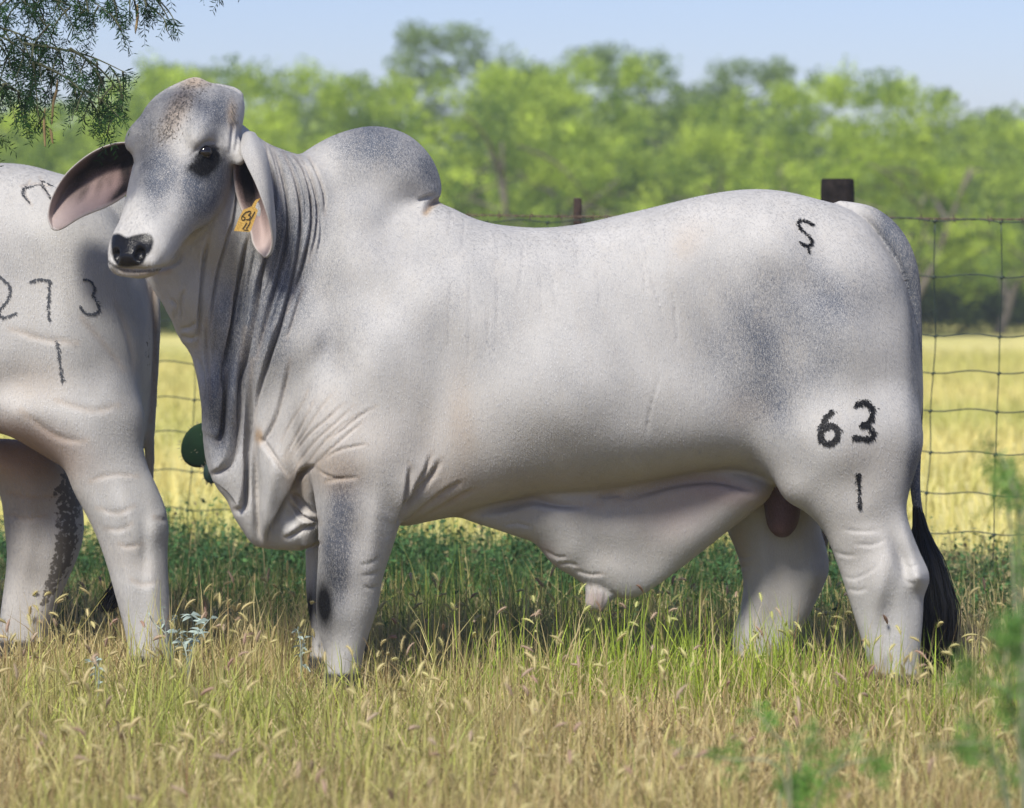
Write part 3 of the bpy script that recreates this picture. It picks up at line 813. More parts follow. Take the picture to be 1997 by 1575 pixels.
def paint_main(px, py, V, Nn):
    n = len(px); nz = ncol(px, py, 3)
    head = np.zeros(n); b_ = HEADL.box(V); head[b_] = np.clip(1.1 - HEADL.f(V[b_]) / .030, 0, 1); head = head * head * (3 - 2 * head)
    head *= np.clip((9.97 - V[:, 1]) / .05, 0, 1)
    grey = blobsum(px, py, [(740, 280, 115, 55, 20, .55), (850, 340, 30, 60, 0, .35), (680, 400, 90, 110, 0, .16),                  # hump
                            (560, 420, 60, 160, 0, .30), (520, 560, 60, 160, 8, .34), (440, 700, 46, 200, 4, .42), (590, 640, 90, 160, 20, .20),
                            (1560, 620, 150, 130, 0, .30), (1500, 700, 120, 90, 30, .22), (1480, 790, 70, 60, 0, .22), (1620, 560, 110, 60, 10, .14),
                            (1400, 660, 50, 180, 0, .10), (676, 950, 50, 70, 0, .20), (668, 1020, 38, 90, 0, .34), (652, 1100, 30, 100, 4, .50), (1760, 500, 34, 130, -15, .34), (1786, 620, 16, 90, 0, .3), (1785, 700, 16, 260, 0, .30),
                            (1785, 960, 22, 90, 0, .55), (430, 800, 26, 90, 0, .3), (1100, 600, 260, 150, 0, .10), (880, 560, 120, 140, 0, .10), (1180, 830, 140, 60, 0, .06), (1450, 480, 90, 50, 0, .04), (700, 620, 70, 120, 0, .08), (1560, 860, 160, 50, 0, .08), (1080, 730, 60, 30, 30, .06), (1180, 1170, 22, 20, 0, .2)])
    g2 = blobsum(px, py, [(320, 330, 46, 46, 0, .42), (300, 380, 30, 50, 0, .20), (394, 372, 36, 62, 14, .70), (408, 330, 40, 36, 0, .3), (400, 230, 44, 34, -30, .30), (330, 240, 26, 70, 14, .20), (285, 250, 22, 60, 0, .16),
                          (440, 210, 22, 46, 0, .26), (370, 190, 60, 26, 0, .22), (380, 440, 40, 40, 0, .14), (270, 210, 30, 40, 0, .16)])
    grey = 1.5 * (g2 * 1.2 * head + grey * (1 - head))
    grey = np.where((V[:, 1] > 10.02) & (px < 720) & (py > 1000), grey * .15, grey)
    grey = grey * (1 + .22 * nz) + .05 + .035 * nz + .02 * ncol(px, py, 8, 25.)
    dark = blobsum(px, py, [(630, 1186, 22, 56, -6, .78), (634, 1130, 22, 90, 0, .30), (650, 1165, 34, 80, 0, .16), (660, 1120, 20, 60, 0, .25), (602, 1190, 9, 44, 0, .9)])
    dk2 = blobsum(px, py, [(408, 307, 27, 22, -18, 1.5), (392, 326, 24, 18, -28, 1.0), (374, 325, 14, 7, -35, .5), (404, 338, 20, 20, 0, .42), (250, 306, 5, 16, -16, .6)])
    dark = dk2 * head + dark * (1 - head)
    dark = np.where((head < .5) & (px > 1750) & (py > 990) & (V[:, 1] > 9.98), np.clip((py - 985) / 60, 0, 1), dark)
    pad = poly_mask(px, py, [(218, 460), (232, 455), (247, 462), (262, 458), (288, 455), (299, 466), (296, 486), (284, 504), (276, 516), (250, 521), (232, 519), (222, 508), (217, 488)], 2.2) * head
    dark = np.maximum(dark, pad)
    mouth = lines_paint(px, py, [([(212, 510), (228, 521), (250, 528), (290, 528), (325, 522), (346, 512)], 3.0, .75)]) * head
    tan = lines_paint(px, py, [([(862, 390), (845, 396), (830, 415)], 6, .8), ([(238, 528), (290, 533), (330, 528)], 6, .45)])
    tan += .5 * lines_paint(px, py, [(f[0], f[2] * 1.0, .30) for f in PR[:12] + PR[22:62]])  # tan follows the lines of the skin folds
    tan += blobsum(px, py, [(385, 158, 30, 14, 0, .55), (345, 215, 22, 60, 25, .42), (505, 850, 8, 14, 0, .9), (1340, 470, 30, 40, 30, .2), (650, 920, 60, 40, 0, .28), (1300, 960, 160, 50, -10, .32), (1100, 960, 200, 50, 0, .24), (1240, 1060, 160, 90, -20, .12), (700, 1050, 60, 160, 0, .07), (1660, 1060, 90, 120, 0, .09), (1500, 1100, 90, 140, 0, .16), (640, 860, 110, 90, 0, .14), (860, 880, 120, 110, 0, .14), (1700, 900, 60, 60, 0, .1),  # some are painted light: grass bounce on belly and sheath, sun patch on rump
                            (1440, 1080, 20, 60, 0, .35), (900, 820, 26, 100, -6, .20), (870, 950, 50, 40, 0, .20), (580, 950, 24, 40, 0, .4), (1450, 800, 50, 40, 0, .12), (600, 1150, 10, 120, 0, .2), (453, 225, 10, 30, 0, .5)])
    pink = blobsum(px, py, [(1430, 960, 90, 30, 10, .35), (1330, 1000, 80, 50, -30, .22), (1060, 1075, 20, 20, 0, .2), (1158, 1172, 24, 22, 0, .35)])
    scr = SCR.box(V) & (py > 930); scr[scr] = np.abs(SCR.f(V[scr])) < .004
    pink = np.where(scr, .95, pink); dark = np.where(scr, .62, dark); grey = np.where(scr, .3, grey)
    tl = np.zeros(n); b_ = TAIL.box(V); tl[b_] = np.clip(1 - TAIL.f(V[b_]) / .006, 0, 1) * np.clip((px[b_] - 1670) / 60, 0, 1)
    grey = np.maximum(grey, tl * (.85 + .1 * nz))
    hoof = np.clip((.075 - V[:, 2]) / .01, 0, 1); dark = np.maximum(dark, hoof * .9)
    coat = np.column_stack([np.clip(grey, 0, .9), np.clip(np.maximum(dark, mouth), 0, 1), np.clip(pink, 0, 1), np.clip(tan, 0, .9)])
    wet = np.column_stack([pad, np.zeros(n), np.zeros(n), np.ones(n)])
    return coat, wet

def ear_paint(V, flag, inner_is, tip, root, px_py, darks):
    px, py = px_py
    s = np.clip(((V - root) @ (tip - root)) / ((tip - root) @ (tip - root)), 0, 1)
    rim = np.floor(flag * 10) / 100; rim = (flag - (flag % 10 if False else 0)); base_ = np.concatenate([np.ones(len(flag) // 2), np.zeros(len(flag) // 2)])
    rim = (flag - base_) / 10; flag = base_
    inn = flag if inner_is else 1 - flag
    grey = np.where(inn > .5, .12 * (1 - s), .30)
    pink = inn * (.75 - .30 * s)
    dark = inn * np.clip(blobsum(px, py, darks), 0, .97)
    dark = dark * (1 - .85 * rim); pink = pink * (1 - .6 * rim); grey = grey * (1 - .8 * rim)
    c = np.column_stack([grey, dark, np.clip(pink, 0, 1), inn * .15 * (1 - s)])
    return c, np.tile([0, 0, 0, 1.0], (len(V), 1))

def main_bull():
    gx = np.concatenate([np.arange(-1.46, -.42, VOX[0]), np.arange(-.42, 1.02, VOX[1]), np.arange(1.02, 1.36, .0040)])
    gy = np.concatenate([np.arange(9.36, 10.06, VOX[2]), np.arange(10.06, 10.50, VOX[3])])
    gz = np.arange(-.02, 1.92, VOX[4])
    # far ear: broad leaf to the left, hollow towards the camera
    r1 = [[(266, 276, 9.92), (225, 279, 9.93), (190, 291, 9.95), (155, 314, 9.96), (124, 345, 9.97), (101, 385, 9.97), (93, 422, 9.96), (101, 446, 9.95)],
          [(266, 300, 9.98), (225, 306, 10.0), (185, 324, 10.02), (150, 347, 10.03), (124, 375, 10.03), (108, 404, 10.01), (101, 428, 9.98), (105, 448, 9.95)],
          [(266, 330, 9.97), (232, 344, 9.99), (195, 358, 10.0), (165, 376, 10.0), (140, 396, 9.99), (122, 418, 9.98), (112, 436, 9.96), (110, 449, 9.95)],
          [(268, 360, 9.90), (240, 384, 9.91), (208, 403, 9.92), (178, 415, 9.93), (156, 425, 9.94), (138, 436, 9.95), (124, 445, 9.95), (114, 449, 9.95)]]
    ev1, eq1, fl1 = ear(r1, 4, None)
    p1 = project(ev1)
    c1, w1 = ear_paint(ev1, fl1, True, W(104, 447, 9.95), W(255, 320, 9.92), p1, [(240, 296, 54, 26, -15, .95), (190, 318, 54, 24, -30, .85), (145, 362, 34, 24, -55, .62), (228, 385, 24, 12, -50, 1.0), (248, 335, 18, 60, 0, .95), (195, 360, 8, 24, 20, .5), (165, 375, 7, 22, 35, .45), (215, 350, 8, 20, 10, .5)])
    # near ear: folded leaf hanging down, open to the front
    r2 = [[(474, 262, 9.74), (469, 292, 9.665), (480, 320, 9.625), (497, 355, 9.605), (511, 390, 9.60), (522, 422, 9.61), (529, 450, 9.63), (531, 474, 9.65), (526, 491, 9.665), (518, 500, 9.675)],
          [(486, 258, 9.73), (494, 284, 9.66), (507, 315, 9.63), (518, 352, 9.62), (525, 390, 9.625), (529, 422, 9.635), (532, 450, 9.65), (532, 474, 9.665), (527, 492, 9.675), (519, 501, 9.68)],
          [(496, 262, 9.78), (512, 290, 9.72), (521, 320, 9.70), (526, 355, 9.70), (530, 390, 9.70), (533, 422, 9.70), (534, 450, 9.70), (532, 474, 9.69), (527, 492, 9.685), (520, 502, 9.68)],
          [(484, 270, 9.80), (488, 300, 9.78), (494, 330, 9.77), (501, 365, 9.77), (506, 398, 9.765), (509, 428, 9.75), (511, 452, 9.735), (511, 474, 9.715), (514, 491, 9.695), (518, 502, 9.685)],
          [(466, 280, 9.76), (457, 305, 9.73), (455, 335, 9.725), (459, 370, 9.73), (468, 402, 9.73), (480, 430, 9.72), (489, 454, 9.71), (493, 474, 9.70), (503, 491, 9.69), (516, 502, 9.685)]]
    ev2, eq2, fl2 = ear(r2, 4, None)
    p2 = project(ev2)
    c2, w2 = ear_paint(ev2, fl2, EAR2_INNER, W(518, 500, 9.68), W(480, 300, 9.68), p2, [(480, 335, 26, 46, 0, 1.0), (488, 385, 18, 36, -15, .9), (515, 425, 5, 40, -12, .35)])
    extra = [(ev1, eq1, c1, w1), (ev2, eq2, c2, w2)]
    root, bv, (V, Q) = build_animal('bull', 'humped bull standing side on with 63 branded on its thigh and a yellow ear tag', (0.35, 10.0, 0), bull_layers(), (gx, gy, gz), PR, paint_main, extra)
    # eyes
    import bmesh
    for s in (1, -1):
        c = HF.out((.212, .119 * s if s > 0 else -.098, -.046)); bm = bmesh.new(); bmesh.ops.create_uvsphere(bm, u_segments=20, v_segments=12, radius=.0215)
        me = bpy.data.meshes.new('eye'); bm.to_mesh(me); bm.free(); me.polygons.foreach_set('use_smooth', [True] * len(me.polygons)); me.materials.append(EYE)
        e = bpy.data.objects.new('eye', me); link(e, root); e.location = c - wloc(root)
    # tail switch, brand marks
    rel = wloc(root)
    tp = [W(a, b, 10.06) for a, b in [(1788, 985), (1796, 1040), (1803, 1090), (1810, 1150), (1816, 1200), (1820, 1250), (1828, 1295), (1840, 1338)]]
    o = tail_switch('tail_switch', root, [q - rel for q in tp], ([0, .12, .32, .5, .7, .85, .93, 1], [.013, .022, .060, .078, .064, .046, .034, .012]), 1900, 4)
    o['label'] = 'long black tail switch'
    def brand(strokes, seed, lab, **kw):
        o = hair_strokes(bv, strokes, 'brand_mark', None, seed=seed, length=.012, **kw)
        o.data.transform(__import__('mathutils').Matrix.Translation(tuple(-rel))); o.parent = root; o['label'] = lab
    brand([([(1624, 800), (1610, 815), (1601, 836), (1603, 856), (1617, 863), (1631, 855), (1634, 838), (1622, 828), (1607, 836)], 6)], 1, 'black freeze branded 6', per=5.5)
    brand([([(1671, 790), (1686, 783), (1699, 792), (1701, 810), (1692, 824), (1680, 828)], 7), ([(1682, 826), (1697, 833), (1702, 848), (1692, 855), (1674, 853), (1666, 851)], 6)], 2, 'black freeze branded 3', per=5.5)
    brand([([(1674, 922), (1675, 950), (1677, 990)], 4)], 3, 'thin branded 1', per=3.2)
    brand([([(1584, 437), (1570, 430), (1557, 430), (1560, 444), (1572, 455), (1582, 466), (1580, 476), (1568, 477), (1559, 470)], 3.6), ([(1576, 480), (1577, 492)], 2)], 5, 'small branded letter S', per=5)
    # whiskery brown hair on the poll
    brand2 = hair_strokes(bv, [([(358, 168), (385, 160), (412, 168)], 16), ([(376, 174), (354, 200), (336, 235), (318, 268)], 26), ([(452, 205), (458, 240)], 12)], 'forelock', None, seed=9, per=.5, length=.014)
    brand2.data.materials.clear(); brand2.data.materials.append(simple_mat('brown_forelock', (.155, .14, .125), rough=.8))
    brand2.data.transform(__import__('mathutils').Matrix.Translation(tuple(-rel))); brand2.parent = root
    # ear tag: bent plastic leaf with handwritten numbers
    TAGM = simple_mat('yellow_plastic_tag', (.62, .40, .10), rough=.5, scale=260, col2=(.40, .23, .05))
    INK = simple_mat('tag_ink', (.03, .022, .015), rough=.8)
    ol = [(456, 450), (466, 425), (474, 409), (491, 402), (494, 396), (499, 389), (508, 386), (501, 395), (498, 404), (503, 410), (497, 428), (489, 450), (486, 452)]
    dep = lambda x, y: 9.575 + (x - 456) * .0006
    front = np.array([W(x, y, dep(x, y)) for x, y in ol]); back = np.array([W(x, y, dep(x, y) + .003) for x, y in ol]); m = len(ol)
    Vt = np.concatenate([front, back]) - rel
    Ft = [tuple(range(m)), tuple(range(2 * m - 1, m - 1, -1))] + [(i, i + m, (i + 1) % m + m, (i + 1) % m) for i in range(m)]
    tg = mesh_obj('ear_tag', Vt, Ft, TAGM, root); tg['label'] = 'yellow ear tag with handwritten 63 and 11'
    st = [[(481, 412), (476, 416), (471, 423), (472, 428), (476, 428), (478, 424), (474, 422)], [(481, 413), (487, 411), (489, 414), (484, 419), (488, 420), (486, 426), (480, 428)], [(497, 412), (490, 424), (486, 430)],
          [(481, 434), (473, 446)], [(488, 431), (485, 438), (480, 445)], [(476, 448), (484, 448)]]
    pp = []
    for s_ in st:
        c = catmull(s_, 4); pts = np.array([W(x, y, dep(x, y) - .0015) for x, y in c]); pp.append(tube(pts, .0011, 5))
    v, q = merge(pp); mesh_obj('number', v - rel, q, INK, tg)
    return root, bv
VOX = (.0036, .0068, .0046, .011, .0044)
EAR2_INNER = False
# ------------------------------------------------------------------ the second bull, seen from its hind quarters, walking out of the frame to the left
D2 = 10.4
PR2 = []
def fold2(dep, wid, lift, *pts): PR2.append((list(pts), dep, wid, lift))
for a in [((20, 640), (80, 660), (150, 668)), ((160, 620), (210, 680), (240, 720)), ((40, 800), (110, 850), (170, 860)), ((225, 590), (250, 660), (262, 720)), ((110, 780), (180, 800), (230, 790))]:
    fold2(.003, 7, .002, *a)
for a in [((175, 938), (220, 925), (270, 928)), ((190, 990), (230, 1000), (262, 985)), ((205, 1030), (235, 1032), (258, 1020)), ((338, 1002), (318, 1012), (300, 1008)), ((15, 960), (60, 970), (110, 966)), ((10, 1000), (50, 1012), (90, 1005)),
          ((300, 905), (318, 940), (334, 985)), ((232, 1060), (250, 1066), (276, 1060)), ((255, 1130), (280, 1140), (310, 1132))]:
    fold2(.0024, 5, .0015, *a)
fold2(.008, 6, .004, (290, 480), (298, 560), (303, 650), (300, 740), (294, 820))
for a in [((60, 350), (48, 372), (62, 400)), ((78, 345), (90, 372), (108, 398)), ((40, 362), (70, 358), (96, 362)), ((135, 348), (146, 358), (158, 362)), ((130, 365), (142, 372), (152, 374))]:
    fold2(.0035, 2.6, .0025, *a)

def bull2_layers():
    d = D2; L = []
    torso = [(-1000, 480), (-900, 430), (-760, 420), (-600, 428), (-450, 418), (-300, 390), (-180, 352), (-80, 325), (0, 317), (60, 322), (110, 337), (150, 347), (185, 366), (220, 400), (252, 445), (276, 505), (289, 572), (298, 630), (300, 680),
             (297, 732), (289, 790), (283, 850), (240, 930), (150, 920), (60, 870), (0, 842), (-100, 850), (-250, 900), (-450, 960), (-650, 980), (-820, 985), (-960, 930), (-1040, 780), (-1060, 600)]
    L.append(Layer(torso, d, T=[(-900, 700, .26), (-600, 700, .35), (-300, 700, .36), (-100, 600, .32), (50, 450, .29), (120, 650, .31), (230, 600, .26), (240, 800, .29), (100, 850, .32)], R=[(-900, 700, .3), (-500, 700, .38), (0, 600, .34), (230, 600, .24)],
                   p=2.15, sm=4, k=.04, bumps=[(60, 745, 60, 50, 0, -.016), (100, 450, 70, 60, 0, .012), (190, 640, 60, 160, 0, .014), (20, 600, 40, 90, 0, -.012), (250, 760, 26, 60, 0, .012)]))
    L.append(Layer([(-1010, 430), (-950, 330), (-860, 285), (-780, 300), (-730, 360), (-720, 430), (-800, 520), (-950, 540)], d, T=.13, R=.15, sm=2, k=.025))
    L.append(Layer([(-1340, 420), (-1200, 400), (-1050, 430), (-900, 480), (-850, 700), (-900, 1000), (-1010, 1080), (-1110, 1060), (-1160, 940), (-1230, 800), (-1330, 640)], d, T=[(-1250, 500, .12), (-1000, 600, .22), (-1100, 980, .07)], R=[(-1250, 500, .12), (-1000, 600, .2), (-1100, 950, .08)], sm=2, k=.04))
    near_hind = [(0, 760), (120, 720), (240, 720), (292, 790), (292, 860), (300, 900), (318, 940), (334, 980), (341, 1020), (339, 1060), (340, 1110), (344, 1170), (347, 1230), (349, 1308), (268, 1308), (266, 1262), (256, 1205), (238, 1140), (222, 1085), (204, 1035),
                 (182, 990), (160, 950), (138, 900), (90, 862), (20, 830)]
    L.append(Layer(near_hind, d, T=[(150, 850, .14), (230, 950, .105), (280, 1020, .085), (290, 1100, .072), (305, 1200, .06), (310, 1300, .06)], R=[(150, 850, .2), (230, 950, .13), (280, 1030, .09), (305, 1200, .065)],
                   yc=[(150, 850, -.19), (250, 1000, -.19), (300, 1200, -.20)], sm=2, k=.045,
                   bumps=[(275, 1000, 20, 50, -20, .018), (262, 1080, 16, 60, -12, .008), (325, 1015, 16, 26, 0, .016), (300, 1060, 10, 60, 0, -.008), (318, 1120, 14, 70, 0, .008), (225, 1000, 16, 40, -30, .008)]))
    far_hind = [(-60, 860), (60, 860), (110, 890), (140, 930), (160, 985), (163, 1040), (152, 1085), (128, 1140), (108, 1190), (92, 1240), (84, 1300), (-8, 1300), (-2, 1240), (2, 1190), (10, 1130), (14, 1080), (10, 1030), (2, 970), (-20, 920)]
    L.append(Layer(far_hind, d + .22, T=[(60, 930, .12), (90, 1030, .088), (50, 1180, .062), (40, 1290, .058)], R=[(60, 930, .14), (90, 1040, .09), (45, 1200, .06)], sm=2, k=.035, bumps=[(140, 1030, 18, 30, 0, .015), (60, 1060, 20, 90, 5, .01)]))
    fl = lambda x: [(x - 90, 800), (x + 90, 800), (x + 95, 940), (x + 72, 1060), (x + 56, 1150), (x + 42, 1230), (x + 44, 1306), (x - 34, 1306), (x - 36, 1230), (x - 50, 1150), (x - 72, 1060), (x - 100, 930)]
    L.append(Layer(fl(-860), d - .21, T=[(-860, 850, .12), (-860, 1060, .09), (-860, 1250, .06)], R=[(-860, 900, .14), (-860, 1250, .06)], sm=2, k=.045))
    L.append(Layer(fl(-960), d + .2, T=[(-960, 850, .12), (-960, 1060, .09), (-960, 1250, .06)], R=[(-960, 900, .14), (-960, 1250, .06)], sm=2, k=.045))
    tp = [(150, 355, 10.4), (190, 368, 10.38), (226, 398, 10.38), (256, 440, 10.38), (280, 490, 10.39), (295, 545, 10.4), (301, 605, 10.41), (300, 690, 10.42), (296, 775, 10.43), (292, 850, 10.45), (290, 930, 10.50), (272, 1010, 10.52), (252, 1070, 10.50), (243, 1110, 10.46)]
    L.append(Capsule([W(*q) for q in tp], [.028, .036, .038, .033, .026, .021, .019, .018, .017, .016, .015, .014, .012, .008], k=.02))
    HF2 = head_frame(tuple(W(-1330, 400, 10.4)), 1.35, .85, 0, 1)
    L.append(Head(HF2, head_tab, head_ells))
    return L

def paint_second(px, py, V, Nn):
    nz = ncol(px, py, 5); n = len(px)
    grey = blobsum(px, py, [(30, 490, 60, 60, 0, .16), (100, 620, 140, 130, 0, .05), (305, 700, 12, 300, 0, .30), (240, 420, 30, 60, -30, .35), (-880, 340, 140, 100, 0, .5), (-1050, 700, 120, 300, 0, .35), (70, 1000, 60, 120, 0, .14)])
    grey = grey * (1 + .22 * nz) + .02 + .02 * nz
    tan = blobsum(px, py, [(60, 745, 80, 44, 0, .22), (250, 1080, 40, 30, 0, .12), (0, 880, 140, 60, 10, .75), (60, 940, 70, 70, 0, .35), (60, 1060, 60, 160, 0, .18), (296, 560, 10, 120, 0, .25), (318, 940, 8, 30, -20, .7), (280, 1110, 40, 20, 0, .1)])
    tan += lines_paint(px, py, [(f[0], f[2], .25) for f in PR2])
    pink = blobsum(px, py, [(20, 870, 130, 50, 10, .4), (290, 600, 20, 160, 0, .10)])
    far = V[:, 1] > 10.44
    mud = blobsum(px, py, [(132, 1010, 36, 100, 4, .66), (112, 1110, 24, 66, 20, .52), (85, 1180, 18, 50, 20, .42), (140, 940, 22, 44, 0, .56), (100, 960, 14, 20, 0, .3)]) * far
    mud = np.maximum(mud, blobsum(px, py, [(292, 640, 9, 130, -2, .34), (262, 545, 10, 26, 0, .38), (284, 700, 8, 60, 0, .34)]) * (~far))
    black = np.clip((.075 - V[:, 2]) / .01, 0, 1) * .9
    black = np.where((V[:, 1] > 10.42) & (py > 1000) & (px > 225) & (px < 300) & (V[:, 1] < 10.56) & (V[:, 2] > .1), np.clip((py - 1010) / 70, 0, 1), black)
    coat = np.column_stack([np.clip(grey, 0, .9), np.clip(black, 0, 1), np.clip(pink, 0, 1), np.clip(tan, 0, .9)])
    return coat, np.column_stack([np.zeros(n), np.clip(mud, 0, .68), np.zeros(n), np.ones(n)])

def second_bull():
    gx = np.concatenate([np.arange(-4.25, -1.9, .016), np.arange(-1.9, -1.0, .0062)])
    gy = np.concatenate([np.arange(9.95, 10.42, .0075), np.arange(10.42, 10.90, .011)])
    gz = np.arange(-.02, 1.80, .0065)
    root, bv, _ = build_animal('bull', 'white bull cut off by the left edge, branded 273 over 1, muddy far leg', (-2.6, D2, 0), bull2_layers(), (gx, gy, gz), PR2, paint_second, [], hairs=60000)
    rel = wloc(root)
    T = __import__('mathutils').Matrix.Translation(tuple(-rel))
    GH = simple_mat('grey_brand_hair', (.045, .05, .06), rough=.7)
    def brand(st, seed, lab, **kw):
        o = hair_strokes(bv, [(p_, w_ * .6) for p_, w_ in st], 'brand_mark', None, seed=seed, mat=GH, length=.011, **kw); o.data.transform(T); o.parent = root; o['label'] = lab
    brand([([(0, 538), (10, 546), (20, 560), (19, 575), (10, 590), (0, 602), (-4, 612)], 2.6), ([(-6, 614), (10, 616), (24, 612), (32, 608)], 2.6)], 11, 'branded 2', per=3.5)
    brand([([(60, 548), (78, 543), (97, 546)], 2.6), ([(97, 546), (96, 570), (94, 600), (97, 622)], 2.6)], 12, 'branded 7', per=4)
    brand([([(162, 543), (175, 546), (184, 560), (180, 575)], 3), ([(180, 575), (190, 592), (192, 604), (180, 611), (165, 608), (156, 596)], 5)], 13, 'branded 3', per=4)
    brand([([(111, 664), (115, 690), (119, 720), (122, 744)], 5)], 14, 'branded 1', per=2.6)
    brand([([(48, 362), (44, 378), (58, 396)], 1.6), ([(80, 352), (92, 376), (104, 396)], 1.5), ([(52, 366), (76, 360), (88, 372)], 1.4), ([(84, 352), (100, 362)], 1.2), ([(134, 350), (146, 366), (160, 372)], 1.5)], 15, 'faint old scar brand', per=3)
    tp = [W(a, b, 10.46) for a, b in [(246, 1090), (242, 1115), (236, 1140), (226, 1160), (214, 1178), (206, 1196)]]
    o = tail_switch('tail_switch', root, [q - rel for q in tp], ([0, .3, .6, .85, 1], [.012, .026, .030, .024, .012]), 320, 6)
    return root
main_root, main_bv = main_bull()
second_bull()
# ------------------------------------------------------------------ ground
def ground_material():
    m, nt, out = new_mat('pasture_ground'); L = nt.links.new
    g = N(nt, 'ShaderNodeNewGeometry'); sp = N(nt, 'ShaderNodeSeparateXYZ'); L(g.outputs['Position'], sp.inputs[0])
    n1 = N(nt, 'ShaderNodeTexNoise', i_Scale=3.0, i_Detail=8.0); n2 = N(nt, 'ShaderNodeTexNoise', i_Scale=.22, i_Detail=4.0); n3 = N(nt, 'ShaderNodeTexNoise', i_Scale=40., i_Detail=4.0)
    for n in (n1, n2, n3): L(g.outputs['Position'], n.inputs['Vector'])
    def ramp(src, a, b, ca, cb):
        r = N(nt, 'ShaderNodeValToRGB'); r.color_ramp.elements[0].position = a; r.color_ramp.elements[1].position = b
        r.color_ramp.elements[0].color = (*ca, 1); r.color_ramp.elements[1].color = (*cb, 1); L(src, r.inputs[0]); return r.outputs[0]
    near = ramp(n3.outputs[0], .35, .65, (.15, .11, .055), (.30, .23, .12))
    field = ramp(n2.outputs[0], .40, .62, (.60, .53, .22), (.46, .44, .15))
    f2 = ramp(n1.outputs[0], .35, .7, (.8, .8, .8), (1.15, 1.15, 1.1))
    mu = N(nt, 'ShaderNodeMix', data_type='RGBA', blend_type='MULTIPLY'); mu.inputs[0].default_value = 1; L(field, mu.inputs[6]); L(f2, mu.inputs[7])
    mr = N(nt, 'ShaderNodeMapRange'); L(sp.outputs['Y'], mr.inputs[0]); mr.inputs[1].default_value = 12.8; mr.inputs[2].default_value = 14.6
    mx = N(nt, 'ShaderNodeMix', data_type='RGBA'); L(mr.outputs[0], mx.inputs[0]); L(near, mx.inputs[6]); L(mu.outputs[2], mx.inputs[7])
    b = N(nt, 'ShaderNodeBsdfPrincipled', i_Roughness=.95); b.inputs['Specular IOR Level'].default_value = .1; L(mx.outputs[2], b.inputs['Base Color'])
    L(b.outputs[0], out.inputs[0]); return m
ys = np.array([-60, 0, 4, 8, 12, 16, 24, 40, 80, 200, 500.]); xs_ = np.array([-400, -100, -30, -8, 0, 8, 30, 100, 400.])
GV = np.array([(x, y, 0) for y in ys for x in xs_]); nxs = len(xs_)
GQ = np.array([(j * nxs + i, j * nxs + i + 1, (j + 1) * nxs + i + 1, (j + 1) * nxs + i) for j in range(len(ys) - 1) for i in range(nxs - 1)])
ground = mesh_obj('ground', GV, GQ, ground_material()); tag(ground, 'flat dry pasture ground running back to the trees', kind='structure')

# ------------------------------------------------------------------ grass (stuff)
GRASS = leaf_mat('grass_blades', trans=.35)
def blades(n, pos, h, w, lean, col, seg=3, rs=1, curl=.5):
    """pos (n,2), h, w, lean (n,), col (n,3) -> curved tapered strips"""
    r = np.random.default_rng(rs)
    az = r.uniform(0, 2 * np.pi, n); ca, sa = np.cos(az), np.sin(az); fa = az + r.normal(np.pi / 2, .5, n)
    fx, fy = np.cos(fa) , np.sin(fa) * .6
    V = np.zeros((n, 2 * seg + 1, 3)); C = np.zeros((n, 2 * seg + 1, 4)); C[..., 3] = 1
    th = lean * .5; x = np.zeros(n); z = np.zeros(n)
    for i in range(seg + 1):
        t = i / seg
        if i:
            th = th + lean * curl + r.normal(0, .10, n)
            x = x + np.sin(th) * h / seg; z = z + np.cos(th) * h / seg
        cx = pos[:, 0] + x * ca; cy = pos[:, 1] + x * sa; ww = w * (1 - t * .55)
        shade = (.85 + .3 * t)
        if i < seg:
            V[:, 2 * i] = np.column_stack([cx - fx * ww / 2, cy - fy * ww / 2, z]); V[:, 2 * i + 1] = np.column_stack([cx + fx * ww / 2, cy + fy * ww / 2, z])
        else: V[:, 2 * i] = np.column_stack([cx, cy, z])
    C[:, :, :3] = col[:, None, :]
    V[..., 2] = np.maximum(V[..., 2], .001)
    k = 2 * seg + 1; o = (np.arange(n) * k)[:, None]
    tris = []
    for i in range(seg - 1):
        a, b, c, d = 2 * i, 2 * i + 1, 2 * i + 3, 2 * i + 2
        tris += [(a, b, c), (a, c, d)]
    tris.append((2 * seg - 2, 2 * seg - 1, 2 * seg))
    T = (o[:, :, None] + np.array(tris)[None]).reshape(-1, 3)
    return V.reshape(-1, 3), T, C.reshape(-1, 4), np.column_stack([pos[:, 0] + x * ca, pos[:, 1] + x * sa, z]), az, th

def scatter(n, y0, y1, r, half=.19, extra=.55):
    y = np.sqrt(r.uniform(y0 ** 2, y1 ** 2, n)); x = r.uniform(-1, 1, n) * (half * y + extra)
    return np.column_stack([x, y])
def patchy(P, s, seed):
    r = np.random.default_rng(seed); o = np.zeros(len(P))
    for k in range(9):
        a = r.uniform(0, 6.28); f = r.uniform(.6, 2.4) / s
        o += np.sin((P[:, 0] * math.cos(a) + P[:, 1] * math.sin(a)) * f * 3 + r.uniform(0, 6.28))
    return o / 4.2
def mixc(a, b, t): return np.array(a)[None] * (1 - t[:, None]) + np.array(b)[None] * t[:, None]

def join(parts):
    V = []; T = []; C = []; o = 0
    for v, t, c in parts: V.append(v); T.append(t + o); C.append(c); o += len(v)
    return np.concatenate(V), np.concatenate(T), np.concatenate(C)

